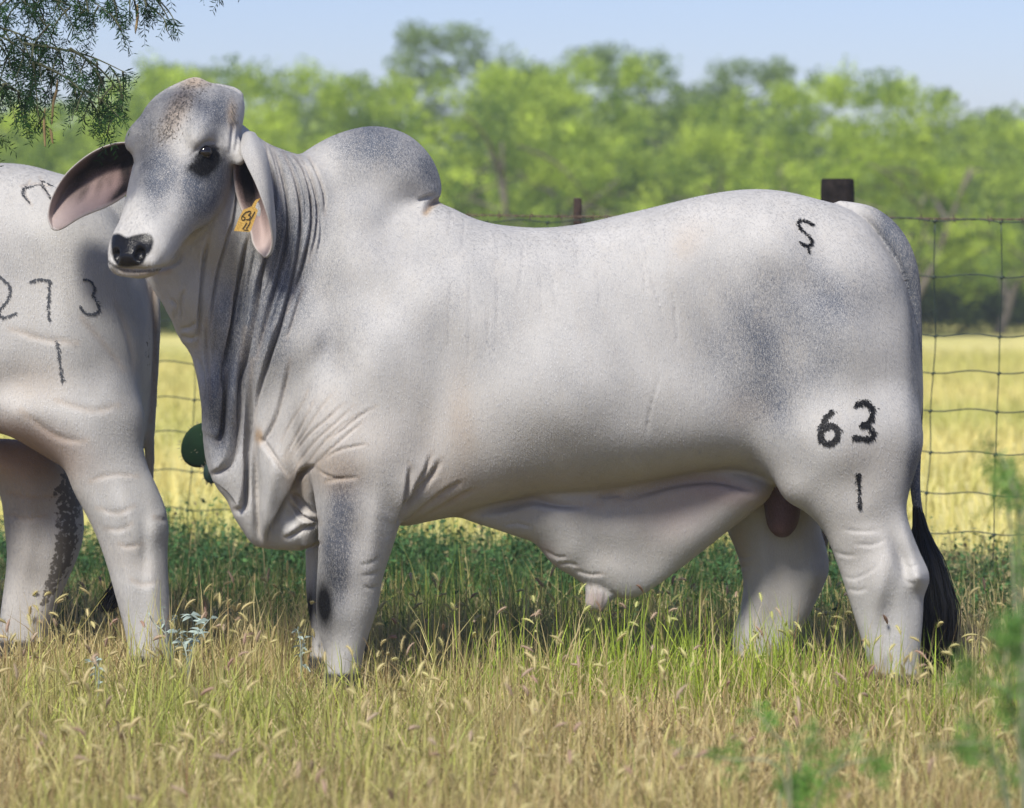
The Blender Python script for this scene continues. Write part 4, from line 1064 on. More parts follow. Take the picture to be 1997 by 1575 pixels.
def seed_heads(tips, az, th, L, rad, col, r):
    """foxtail heads: spindle of 5 rings x 5 sides, drooping, plus bristles"""
    n = len(tips); rings, sides = 6, 5
    V = np.zeros((n, rings, sides, 3)); C = np.ones((n, rings, sides, 4))
    x = np.zeros(n); z = np.zeros(n); t0 = th.copy(); ca, sa = np.cos(az), np.sin(az)
    prof = np.array([.25, .8, 1, .95, .65, .08]); bris = []
    for i in range(rings):
        if i:
            t0 = t0 + .22 * r.uniform(.2, 1.3, n); x = x + np.sin(t0) * L / rings; z = z + np.cos(t0) * L / rings
        c = np.column_stack([tips[:, 0] + x * ca, tips[:, 1] + x * sa, tips[:, 2] + z])
        for k in range(sides):
            a = 2 * np.pi * k / sides; rr = rad * prof[i] * r.uniform(.75, 1.25, n)
            e1 = np.column_stack([-sa, ca, np.zeros(n)]); e2 = np.column_stack([ca * np.cos(t0), sa * np.cos(t0), -np.sin(t0)])
            V[:, i, k] = c + e1 * (np.cos(a) * rr)[:, None] + e2 * (np.sin(a) * rr)[:, None]
            if 0 < i < rings - 1:
                d = e1 * math.cos(a + .5) + e2 * math.sin(a + .5); up = np.column_stack([np.sin(t0) * ca, np.sin(t0) * sa, np.cos(t0)])
                p = c + d * rr[:, None] * .8; l = (rad * r.uniform(1.2, 2.4, n))[:, None]
                bris.append((p - up * .0007, p + up * .0007, p + d * l + up * l * 1.2))
    C[..., :3] = col[:, None, None, :]
    o = (np.arange(n) * rings * sides)[:, None]
    q = []
    for i in range(rings - 1):
        for k in range(sides):
            k2 = (k + 1) % sides; a, b, c_, d_ = i * sides + k, i * sides + k2, (i + 1) * sides + k2, (i + 1) * sides + k
            q += [(a, b, c_), (a, c_, d_)]
    T = (o[:, :, None] + np.array(q)[None]).reshape(-1, 3)
    Vv, Cc = V.reshape(-1, 3), C.reshape(-1, 4)
    B = np.stack([np.stack(b, 1) for b in bris], 1).reshape(-1, 3)
    bc = np.repeat(np.column_stack([np.clip(col * 1.15, 0, 1), np.ones(n)]), len(bris) * 3, 0)
    return join([(Vv, T, Cc), (B, np.arange(len(B)).reshape(-1, 3), bc)])

r_ = np.random.default_rng(11)
STRAW, STRAW2, RUST, GREEN, LIME, DARKG = (.46, .36, .16), (.64, .53, .28), (.30, .17, .09), (.15, .25, .035), (.42, .52, .06), (.024, .065, .022)
def near_grass():
    parts = []
    n = 150000; P = scatter(n, 6.3, 12.6, r_)
    # most blades grow in tufts, each with its own height and tone
    nc = 4200; CC = scatter(nc, 6.3, 12.6, r_); ci = r_.integers(0, nc, n); tuft = r_.random(n) < .68
    cs = r_.uniform(.02, .065, nc); offs = r_.normal(0, 1, (n, 2)) * cs[ci][:, None]
    P = np.where(tuft[:, None], CC[ci] + offs, P); ch = np.where(tuft, np.clip(r_.gamma(7, .15, nc), .5, 2.0)[ci], .8); ct = np.where(tuft, r_.normal(0, .4, nc)[ci], 0)
    dens = patchy(P, 1.1, 2)
    kk = r_.random(n) < np.clip(.75 + .35 * dens, .25, 1); P = P[kk]; ch = ch[kk]; ct = ct[kk]; n = len(P)
    g = np.clip(.30 + .65 * patchy(P, 1.2, 3) + .2 * r_.normal(0, 1, n) + ct, 0, 1.4)
    # the greener tuft in front of the belly and hind legs
    gg = np.exp(-(((P[:, 0] - .50) / .55) ** 2 + ((P[:, 1] - 9.75) / .5) ** 2)) ; gg2 = np.exp(-(((P[:, 0] - 1.1) / .4) ** 2 + ((P[:, 1] - 9.2) / .6) ** 2)) * .5
    gt = np.clip(gg + gg2, 0, 1)
    col = mixc(STRAW, STRAW2, r_.random(n)); rr = r_.random(n); col = np.where((rr < .22)[:, None], mixc(RUST, STRAW, r_.random(n)), col)
    t = np.clip(g * .55, 0, .8); col = col * (1 - t[:, None]) + mixc(GREEN, LIME, r_.random(n)) * t[:, None]
    m = r_.random(n) < gt * .85; col = np.where(m[:, None], mixc(GREEN, LIME, r_.random(n) ** .6), col)
    back = np.clip((P[:, 1] - 10.6) / 1.2, 0, 1); m2 = r_.random(n) < back * .8; col = np.where(m2[:, None], mixc(DARKG, GREEN, r_.random(n) * .7), col)
    col = col * (r_.uniform(.65, 1.2, n) * (1 + .25 * ct))[:, None]
    tramp = 1 - .62 * np.exp(-(((P[:, 0] - 1.26) / .26) ** 2 + ((P[:, 1] - 9.7) / .6) ** 2)) - .3 * np.exp(-(((P[:, 0] + .5) / .3) ** 2 + ((P[:, 1] - 9.6) / .45) ** 2)) - .3 * np.exp(-(((P[:, 0] - .72) / .3) ** 2 + ((P[:, 1] - 10.0) / .35) ** 2)) - .25 * np.exp(-(((P[:, 0] - 1.1) / .3) ** 2 + ((P[:, 1] - 9.7) / .3) ** 2))
    tramp = np.maximum(tramp, .25); h = .9 * ch * tramp * r_.gamma(6, .0215, n) * (1 + .75 * gt) * (1 + .15 * patchy(P, .7, 9)); lean = np.abs(r_.normal(.40, .42, n)) * np.where(m, .65, 1)
    v, T, c, tip, az, th = blades(n, P, np.clip(h, .03, .34), r_.uniform(.0022, .0052, n), lean, col, rs=21)
    parts.append((v, T, c))
    # dry matted litter, lying low
    n = 30000; P = scatter(n, 6.3, 12.2, r_)
    col = mixc((.46, .35, .18), (.72, .60, .36), r_.random(n)) * r_.uniform(.6, 1.1, n)[:, None]
    v, T, c, *_ = blades(n, P, r_.uniform(.05, .16, n), r_.uniform(.0025, .006, n), r_.uniform(.8, 1.7, n), col, rs=22, curl=.2)
    parts.append((v, T, c))
    # stalks with foxtail heads
    n = 2100; P = scatter(n, 6.4, 11.2, r_); keep = r_.random(n) < np.clip(.62 + .4 * patchy(P, .9, 5), .15, 1); P = P[keep]; n = len(P)
    gt = np.exp(-(((P[:, 0] - .50) / .6) ** 2 + ((P[:, 1] - 9.8) / .6) ** 2))
    col = mixc((.50, .42, .20), (.42, .46, .14), np.clip(gt + .4 * r_.random(n), 0, 1))
    v, T, c, tip, az, th = blades(n, P, r_.uniform(.12, .26, n) * (1 + .25 * gt), np.full(n, .0022), np.abs(r_.normal(.18, .16, n)), col, seg=4, rs=23)
    parts.append((v, T, c))
    hc = mixc((.60, .50, .26), (.56, .58, .22), np.clip(gt + .35 * r_.random(n), 0, 1)) * r_.uniform(.8, 1.1, n)[:, None]
    pur = r_.random(n) < .2; hc = np.where(pur[:, None], mixc((.42, .27, .20), (.5, .4, .28), r_.random(n)), hc)
    parts.append(seed_heads(tip, az, th, r_.uniform(.03, .065, n), r_.uniform(.0030, .0052, n), hc, r_))
    v, T, c = join(parts)
    o = mesh_obj('dry_grass', v, T, GRASS, attrs={'tint': c}); tag(o, 'dry yellow foxtail grass around the bulls, greener under the belly', kind='stuff')

def weeds():
    """low dark green broad-leaved weeds growing under the fence"""
    parts = []
    n = 34000; P = scatter(n, 11.0, 14.0, r_, extra=.3)
    fy = 12.7 + (1.95 - P[:, 0]) * .407; dd = P[:, 1] - fy + .35
    P = P[r_.random(n) < np.exp(-(dd / .95) ** 2) * np.clip(.8 + .4 * patchy(P, .8, 31), .2, 1)]; n = len(P)
    right = np.clip((P[:, 0] - .9) / .6, 0, 1)
    col = mixc((.030, .085, .030), (.085, .17, .05), r_.random(n)) * r_.uniform(.7, 1.3, n)[:, None]
    m = r_.random(n) < .10 + .25 * right; col = np.where(m[:, None], mixc((.30, .24, .12), (.2, .22, .1), r_.random(n)), col)
    hh = r_.gamma(5, .029, n) * (1 + .35 * patchy(P, .5, 33)) * (1 - .35 * right)
    v, T, c, tip, az, th = blades(n, P, np.clip(hh, .04, .42), r_.uniform(.003, .006, n), np.abs(r_.normal(.25, .2, n)), col, rs=24)
    parts.append((v, T, c))
    # small leaves along the stems
    k = 4; b = np.repeat(np.arange(n), k); f = r_.uniform(.25, 1.02, n * k)
    base = np.column_stack([P[b], np.zeros(n * k)]); c0 = base * (1 - f[:, None]) + tip[b] * f[:, None]
    a = r_.uniform(0, 6.28, n * k); l = r_.uniform(.014, .034, n * k); wd = l * .28; el = r_.uniform(-.2, .9, n * k)
    d = np.column_stack([np.cos(a) * np.cos(el), np.sin(a) * np.cos(el), np.sin(el)]); s = np.column_stack([-np.sin(a), np.cos(a), r_.normal(0, .4, n * k)])
    V = np.stack([c0, c0 + d * l[:, None] * .5 + s * wd[:, None], c0 + d * l[:, None], c0 + d * l[:, None] * .5 - s * wd[:, None]], 1)
    cc = np.repeat(np.column_stack([col[b] * r_.uniform(.8, 1.4, n * k)[:, None], np.ones(n * k)]), 4, 0)
    o_ = np.arange(n * k)[:, None] * 4
    parts.append((V.reshape(-1, 3), np.concatenate([o_ + [0, 1, 2], o_ + [0, 2, 3]]), cc))
    v, T, c = join(parts)
    o = mesh_obj('green_weeds', v, T, GRASS, attrs={'tint': c}); tag(o, 'dark green leafy weeds growing along the foot of the fence', kind='stuff')

def field_grass():
    n = 52000; P = scatter(n, 13.2, 40, r_, extra=1.0)
    fy = 12.7 + (1.95 - P[:, 0]) * .407; P = P[P[:, 1] > fy + .1]; n = len(P)
    t = np.clip(.5 + .5 * patchy(P, 5, 41) + .2 * r_.normal(0, 1, n), 0, 1)
    col = mixc((.66, .57, .22), (.44, .44, .13), t) * r_.uniform(.8, 1.2, n)[:, None]
    v, T, c, *_ = blades(n, P, r_.uniform(.06, .20, n), r_.uniform(.008, .016, n), np.abs(r_.normal(.3, .25, n)), col, rs=25)
    o = mesh_obj('field_grass', v, T, GRASS, attrs={'tint': c}); tag(o, 'yellow grass of the open field beyond the fence', kind='stuff')

# ------------------------------------------------------------------ trees
LEAF = leaf_mat('mesquite_foliage', trans=.6)
BARK = simple_mat('grey_bark', (.11, .095, .08), rough=.9, scale=14, col2=(.20, .17, .15), bump=.4)
def leaf_cloud(clumps, r, leaf, base, tip_, per):
    """clumps (m, 6): centre xyz, radii; leaves fill each clump densest near its shell"""
    V = []; C = []
    for (x, y, z, rx, ry, rz, tn) in clumps:
        k = int(per * (rx * ry * rz) ** .55 * 10)
        d = r.normal(0, 1, (k, 3)); d /= np.linalg.norm(d, axis=1)[:, None]
        q = r.random(k) ** .42; q = q * (1 + .22 * np.sin(d[:, 0] * 5 + x * 3) * np.cos(d[:, 2] * 6 + z * 5))
        c = np.array([x, y, z]) + d * q[:, None] * np.array([rx, ry, rz])
        a = r.normal(0, 1, (k, 3)); a /= np.linalg.norm(a, axis=1)[:, None]; b = np.cross(a, r.normal(0, 1, (k, 3))); b /= np.linalg.norm(b, axis=1)[:, None]
        l = (leaf * r.uniform(.6, 1.5, k))[:, None]
        V.append(np.stack([c - a * l * .5, c + b * l * .32, c + a * l * .5, c - b * l * .32], 1).reshape(-1, 3))
        t = np.clip(tn + r.normal(0, .22, k), 0, 1)
        col = mixc(base, tip_, t) * r.uniform(.8, 1.2, k)[:, None]
        C.append(np.repeat(np.column_stack([col, np.ones(k)]), 4, 0))
    V = np.concatenate(V); return V, np.arange(len(V)).reshape(-1, 4), np.concatenate(C)

def make_tree(seed, H, Wd, base, tip_, leaf=.07, per=120, airy=False, nclump=85, name='mesquite_tree'):
    r = np.random.default_rng(seed); root = empty(name, (0, 0, 0))
    limbs = []; ends = []
    for k in range(r.integers(2, 4)):
        a = r.uniform(0, 6.28); x = np.array([r.normal(0, .10), r.normal(0, .10), 0]); pts = [x.copy()]; d = np.array([math.cos(a) * .4, math.sin(a) * .4, 1.])
        for s in range(6):
            d = d + np.array([r.normal(0, .22), r.normal(0, .22), r.normal(0, .08)]); x = x + d / np.linalg.norm(d) * H * .72 / 6; pts.append(x.copy())
        limbs.append(tube(catmull(pts, 3), np.linspace(.07, .02, 19) * H / 4, 7))
        ends.append(pts)
        for s in (2, 3, 4, 5):
            b = pts[s]; a2 = r.uniform(0, 6.28); e = b + np.array([math.cos(a2) * Wd * .3, math.sin(a2) * Wd * .3, H * r.uniform(.06, .22)])
            md = (b + e) / 2 + np.array([0, 0, H * .04]); limbs.append(tube(catmull([b, md, e], 3), np.linspace(.035, .01, 7) * H / 4, 5)); ends.append([b, md, e])
    v, q = merge(limbs); mesh_obj('trunk', v, q, BARK, root, smooth=True)
    cl = []
    for k in range(nclump):
        u = r.random(); z = H * (.16 + .80 * u ** .85)
        env = Wd / 2 * math.sqrt(max(.06, 1 - ((z / H - .50) / .56) ** 2)); a = r.uniform(0, 6.28); q = r.random() ** .5 * env
        s = r.uniform(.13, .30) * (1 if not airy else .8) * H / 4
        cl.append((math.cos(a) * q, math.sin(a) * q, z, s * r.uniform(1, 1.5), s * r.uniform(1, 1.5), s * r.uniform(.9, 1.5), np.clip(r.normal(.5, .33), 0, 1)))
    v, f, c = leaf_cloud(cl, r, leaf, base, tip_, per)
    o = mesh_obj('crown', v, f, LEAF, root, attrs={'tint': c})
    return root
def copy_tree(root, parent=None):
    c = root.copy(); link(c, parent)
    for ch in list(root.children): copy_tree(ch, c)
    return c

def trees():
    B, Tp = (.16, .26, .06), (.64, .78, .13)
    Bo, To = (.15, .22, .10), (.34, .45, .17)
    protos = [make_tree(101, 4.0, 4.6, B, Tp), make_tree(102, 3.6, 5.2, B, Tp), make_tree(103, 4.4, 4.0, B, Tp), make_tree(104, 5.2, 3.6, Bo, To, airy=True, nclump=90, per=130, name='tall_tree')]
    used = [False] * 4
    # px centre, distance, kind, scale, turn, label
    spec = [(60, 50, 1, .98, 0, 'pale green mesquite tree low behind the hanging branch'), (330, 53, 0, 1.05, 1.0, 'green mesquite tree rising behind the bull\'s head'),
            (560, 49, 2, .92, 2.1, 'bright mesquite tree seen between the bull\'s head and hump'), (760, 52, 1, 1.10, 3.0, 'mesquite tree directly behind the hump'),
            (980, 50, 0, 1.03, 4.0, 'broad mesquite tree right of the hump'), (1180, 54, 2, 1.0, 5.0, 'mesquite tree above the thin fence stake'),
            (1370, 49, 1, .86, .6, 'low lime green mesquite above the dip of the bull\'s back'), (1560, 51, 0, 1.0, 1.7, 'tall lime green mesquite left of the thick fence post'),
            (1760, 48, 2, .86, 2.6, 'bright mesquite tree right of the thick fence post'), (1960, 50, 1, .90, 3.6, 'mesquite tree above the fence corner, furthest right in the row'),
            (-160, 51, 0, 1.0, .3, 'mesquite tree at the left end of the row'), (2180, 52, 0, .85, 1.1, 'mesquite tree at the right end of the row'),
            (860, 62, 3, 1.06, .4, 'tallest thin tree standing above the wood behind the hump'), (1180, 63, 3, .99, 2.0, 'second tall thin tree above the wood, behind the saddle of the back'),
            (1470, 61, 3, .92, 3.1, 'round topped tall tree above the bull\'s croup'), (340, 64, 3, .93, 4.4, 'thin tall tree above the bull\'s poll'), (1880, 66, 3, .74, 5.2, 'thin tree top showing over the row at the far right'),
            (620, 66, 3, .88, 1.2, 'small thin tree top above the gap between head and hump'), (1030, 60, 3, .86, .9, 'small bushy tree top between the two tall thin trees')]
    for px, d, k, sc, rz, lab in spec:
        o = protos[k] if not used[k] else copy_tree(protos[k]); used[k] = True
        o.location = ((px - CX) * d / F, d, 0); o.rotation_euler = (0, 0, rz); o.scale = (sc, sc, sc)
        tag(o, lab, 'tree', 'trees at the far side of the field')
    # dense wood filling the gaps behind, and dark understorey at its foot
    r = np.random.default_rng(55); cl = []
    for k in range(480):
        d = r.uniform(54, 70); x = r.uniform(-.24, .24) * d; zt = 3.3 * (1 + .06 * math.sin(x * .7) + .05 * math.sin(x * 1.9 + 1)) * d / 60
        z = r.uniform(.3, zt); s = r.uniform(.5, .95)
        cl.append((x, d, z, s * 1.5, s * 1.3, s, np.clip(r.normal(.35, .3), 0, 1)))
    v, f, c = leaf_cloud(cl, r, .14, (.16, .24, .08), (.55, .70, .14), 60)
    tag(mesh_obj('wood', v, f, LEAF, attrs={'tint': c}), 'dense mesquite wood filling in behind the row of trees', kind='stuff')
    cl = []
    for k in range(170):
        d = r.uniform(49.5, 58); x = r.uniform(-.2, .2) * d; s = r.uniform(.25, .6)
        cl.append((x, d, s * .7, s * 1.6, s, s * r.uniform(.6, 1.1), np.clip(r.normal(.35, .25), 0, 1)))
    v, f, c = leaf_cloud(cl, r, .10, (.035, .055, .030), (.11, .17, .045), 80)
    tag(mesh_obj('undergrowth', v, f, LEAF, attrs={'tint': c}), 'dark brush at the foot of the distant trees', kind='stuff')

# ------------------------------------------------------------------ fence
WIRE = simple_mat('weathered_wire', (.022, .038, .030), rough=.5, metal=.3, spec=.5)
RUSTW = simple_mat('rusty_barbed_wire', (.09, .06, .04), rough=.8)
POST = simple_mat('creosoted_post', (.008, .0065, .006), rough=.9, scale=30, col2=(.022, .017, .015), bump=.6, spec=.15)
STAKE = simple_mat('rusty_stake', (.03, .018, .014), rough=.85, scale=30, col2=(.06, .035, .025), bump=.4)
def fence():
    r = np.random.default_rng(77)
    dirv = np.array([1, -.407, 0]); o0 = np.array([1.95, 12.7, 0])
    at = lambda s, z=0: o0 + dirv * s + np.array([0, 0, z])          # s: metres in x from the point where the fence leaves the frame
    root = empty('wire_fence', tuple(at(-1.5)))
    tag(root, 'wire mesh fence on posts behind the bulls with barbed top strand', 'fence')
    rel = wloc(root)
    zs = [1.42, 1.20, .983, .833, .685, .534, .374, .216, .07]
    S0, S1 = -6.5, 3.5
    ss = np.arange(S0, S1, .0417)
    vx = np.arange(S0, S1, .247) + r.normal(0, .006, len(np.arange(S0, S1, .247)))
    hw = {}
    for k, z in enumerate(zs):
        ph = r.uniform(0, 6.28); sag = lambda s, ph=ph, k=k: .006 * np.sin(s * 25.4 + ph * 0) + .006 * np.sin(s * 3.1 + ph) + (.004 * s if k < 3 else 0) * -1
        hw[k] = sag
        zz = z + sag(ss); P = np.array([at(s, q) for s, q in zip(ss, zz)]); P[:, 1] += r.normal(0, .002, len(P)).cumsum() * .15
        v, q = tube(P - rel, .0026, 5); mesh_obj('horizontal_wire', v, q, WIRE, root, smooth=True)
    for s in vx:
        pts = []; sh = r.normal(0, .006, len(zs)).cumsum() * .8
        for k, z in list(enumerate(zs))[::-1]:
            pts.append(at(s + sh[k] - .022 * (1.42 - z) * 1.2, z + hw[k](s)))
        P = catmull(pts, 3); P[:, 1] -= .003
        kn = [tube(np.array([p + [-.007, -.004, -.003], p + [0, -.006, 0], p + [.007, -.004, .003]]) - rel, .0055, 5) for p in pts]
        v, q = merge([tube(P - rel, .0023, 5)] + kn); mesh_obj('vertical_wire', v, q, WIRE, root, smooth=True)
    # barbed strand: two twisted wires and barbs
    ss = np.arange(S0, S1, .012); zb = 1.437 - .012 * (ss + 1.2) - .006 * np.sin((ss) * 1.9) + .004 * np.sin(ss * 5)
    parts = []
    for ph in (0, math.pi):
        P = np.array([at(s, z) for s, z in zip(ss, zb)]); P[:, 2] += .0024 * np.sin(ss * 95 + ph); P[:, 1] += .0024 * np.cos(ss * 95 + ph)
        parts.append(tube(P - rel, .0021, 4))
    for s in np.arange(S0, S1, .125):
        z = 1.437 - .012 * (s + 1.2) - .006 * math.sin(s * 1.9) + .004 * math.sin(s * 5)
        for a in (.6, 2.2, 3.9, 5.3):
            c = at(s + r.normal(0, .004), z); e = np.array([math.cos(a) * .35, .25 * math.sin(a * 2), math.sin(a)]) * .022
            parts.append(tube(np.array([c - e * .15, c + e]) - rel, [.0024, .0009], 4))
    v, q = merge(parts); mesh_obj('barbed_wire', v, q, RUSTW, root)
    # posts: stout round creosoted ones, thin steel stakes between
    def post(s, rad, h, mat, nm, lab=None):
        n = 14; P = []
        zz = [-.3, .2, .6, 1.0, h - .05, h - .006, h]; rr = [rad * 1.02, rad * 1.03, rad, rad * .99, rad, rad * .97, rad * .9]
        c = [at(s) + np.array([0, .03 + rad, z]) for z in zz]
        v, q = tube(np.array(c) - rel, rr, n); o = mesh_obj(nm, v, q, mat, root, smooth=True)
        if lab: o['label'] = lab
    sx = lambda px: None
    def s_of(px):
        # intersection of the pixel column with the fence line
        t = (px - CX) / F
        return (t * 12.7 - 1.95) / (1 + .407 * t)
    post(s_of(1638), .066, 1.585, POST, 'post', 'thick dark round wooden post')
    post(s_of(1127), .017, 1.515, STAKE, 'stake', 'thin rusty stake')
    post(s_of(1638) - 4.6, .062, 1.56, POST, 'post', 'thick dark round wooden post')
    post(s_of(1638) + 2.3, .017, 1.50, STAKE, 'stake')

# ------------------------------------------------------------------ prickly pear behind the dewlap
def prickly_pear():
    m, nt, out = new_mat('cactus_skin')
    tc = N(nt, 'ShaderNodeTexCoord'); tx = N(nt, 'ShaderNodeTexNoise', i_Scale=26., i_Detail=3.); nt.links.new(tc.outputs['Object'], tx.inputs[0])
    rp = N(nt, 'ShaderNodeValToRGB'); rp.color_ramp.elements[0].color = (.005, .016, .008, 1); rp.color_ramp.elements[1].color = (.011, .034, .014, 1); nt.links.new(tx.outputs[0], rp.inputs[0])
    b = N(nt, 'ShaderNodeBsdfPrincipled', i_Roughness=.85); b.inputs['Specular IOR Level'].default_value = .15; nt.links.new(rp.outputs[0], b.inputs['Base Color']); nt.links.new(b.outputs[0], out.inputs[0])
    pale = simple_mat('bluish_cactus_skin', (.025, .06, .05), rough=.6); SP = simple_mat('cactus_spines', (.25, .22, .15), rough=.7)
    d = 11.4; base = W(690, 1210, d); base[2] = 0
    root = empty('prickly_pear', tuple(base)); tag(root, 'dark green prickly pear cactus mostly hidden behind the dewlap', 'cactus'); rel = wloc(root)
    r = np.random.default_rng(5)
    def pad(px, py, rx, rz, rot, mat, dd=0):
        c = W(px, py, d + dd); n = 24; rings = 7; V = []; Q = []
        for i in range(rings):
            a = math.pi * (i / (rings - 1) - .5); y = math.sin(a) * .014; k = math.cos(a) ** .22 if abs(a) < 1.55 else .02
            for j in range(n):
                t = 2 * math.pi * j / n; x = math.cos(t) * rx * k * (1 - .12 * math.sin(t)); z = math.sin(t) * rz * k
                V.append((x, y, z))
        for i in range(rings - 1):
            for j in range(n): j2 = (j + 1) % n; Q.append((i * n + j, i * n + j2, (i + 1) * n + j2, (i + 1) * n + j))
        V = np.array(V); V = V + 0; ca, sa = math.cos(rot), math.sin(rot)
        X = V[:, 0] * ca - V[:, 2] * sa; Z = V[:, 0] * sa + V[:, 2] * ca; V = np.column_stack([X, V[:, 1], Z]) + c
        o = mesh_obj('pad', V - rel, Q, mat, root, smooth=True)
        sp = []
        for j in range(46):
            t = r.uniform(0, 6.28); q = 1 if j < 30 else r.uniform(.2, .9); x = math.cos(t) * rx * q; z = math.sin(t) * rz * q
            p = c + np.array([x * ca - z * sa, -.012 * (1 - q) - .002, x * sa + z * ca]); dr = np.array([x * ca - z * sa, -.03 if q < 1 else 0, x * sa + z * ca]); dr = dr / np.linalg.norm(dr) * .011
            sp.append(tube(np.array([p, p + dr]), [.0016, .0004], 4))
        v, q = merge(sp); mesh_obj('spines', v - rel, q, SP, o)
    pad(400, 866, .090, .074, .5, m); pad(412, 922, .028, .036, .2, pale, -.05); pad(500, 930, .08, .11, -.9, m, .03); pad(590, 985, .08, .11, -.9, m, .02); pad(672, 1060, .07, .12, -.4, m); pad(690, 1160, .07, .12, 0, m, .03)

def haze():
    import bmesh
    bm = bmesh.new(); bmesh.ops.create_cube(bm, size=1); me = bpy.data.meshes.new('haze')
    for v in bm.verts: v.co = Vector((v.co.x * 820, 220 + v.co.y * 580, 4.0 + v.co.z * 10.0))
    bm.to_mesh(me); bm.free(); o = bpy.data.objects.new('haze', me); link(o); tag(o, 'thin pale summer haze over the pasture', kind='stuff')
    m, nt, out = new_mat('haze'); v = N(nt, 'ShaderNodeVolumePrincipled'); v.inputs['Color'].default_value = (.86, .92, 1, 1); v.inputs['Density'].default_value = HAZE; v.inputs['Anisotropy'].default_value = .2
    nt.links.new(v.outputs[0], out.inputs['Volume']); me.materials.append(m)
HAZE = .0019
# ------------------------------------------------------------------ feathery mesquite foliage (near the camera)
def feather(c, d, L, r, V, C, base, tip_, n=11, wl=.016):
    """one pinnate leaf: paired narrow leaflets along a thin rib; appends quads"""
    d = d / (np.linalg.norm(d) + 1e-9); s = np.cross(d, [0, 1, .2]) + r.normal(0, .35, 3); s -= d * (s @ d); s /= np.linalg.norm(s) + 1e-9
    sag = np.array([0, 0, -.35]); t = r.random(); col = np.array(base) * (1 - t) + np.array(tip_) * t
    nn = np.cross(d, s)
    p = c - nn * .0006; e = c + d * L + sag * L * .5
    V += [c - s * .0006, c + s * .0006, e + s * .0004, e - s * .0004]; C += [(*col, 1)] * 4
    for i in range(n):
        f = (i + .6) / n; q = c + d * L * f + sag * L * f * f * .5; l = wl * (1 - .35 * f) * r.uniform(.8, 1.15); w = l * .085
        for g in (1, -1):
            if r.random() < .2: continue
            l = wl * (1 - .35 * f) * r.uniform(.6, 1.3)
            dd = s * g * .85 + d * .45 + sag * .25 + r.normal(0, .22, 3) + np.array([0, 0, -.25 * r.random()]); dd /= np.linalg.norm(dd); ww = np.cross(dd, nn); ww /= np.linalg.norm(ww) + 1e-9
            V += [q, q + dd * l * .5 + ww * w, q + dd * l, q + dd * l * .5 - ww * w]; cc = col * r.uniform(.8, 1.25); C += [(*cc, 1)] * 4

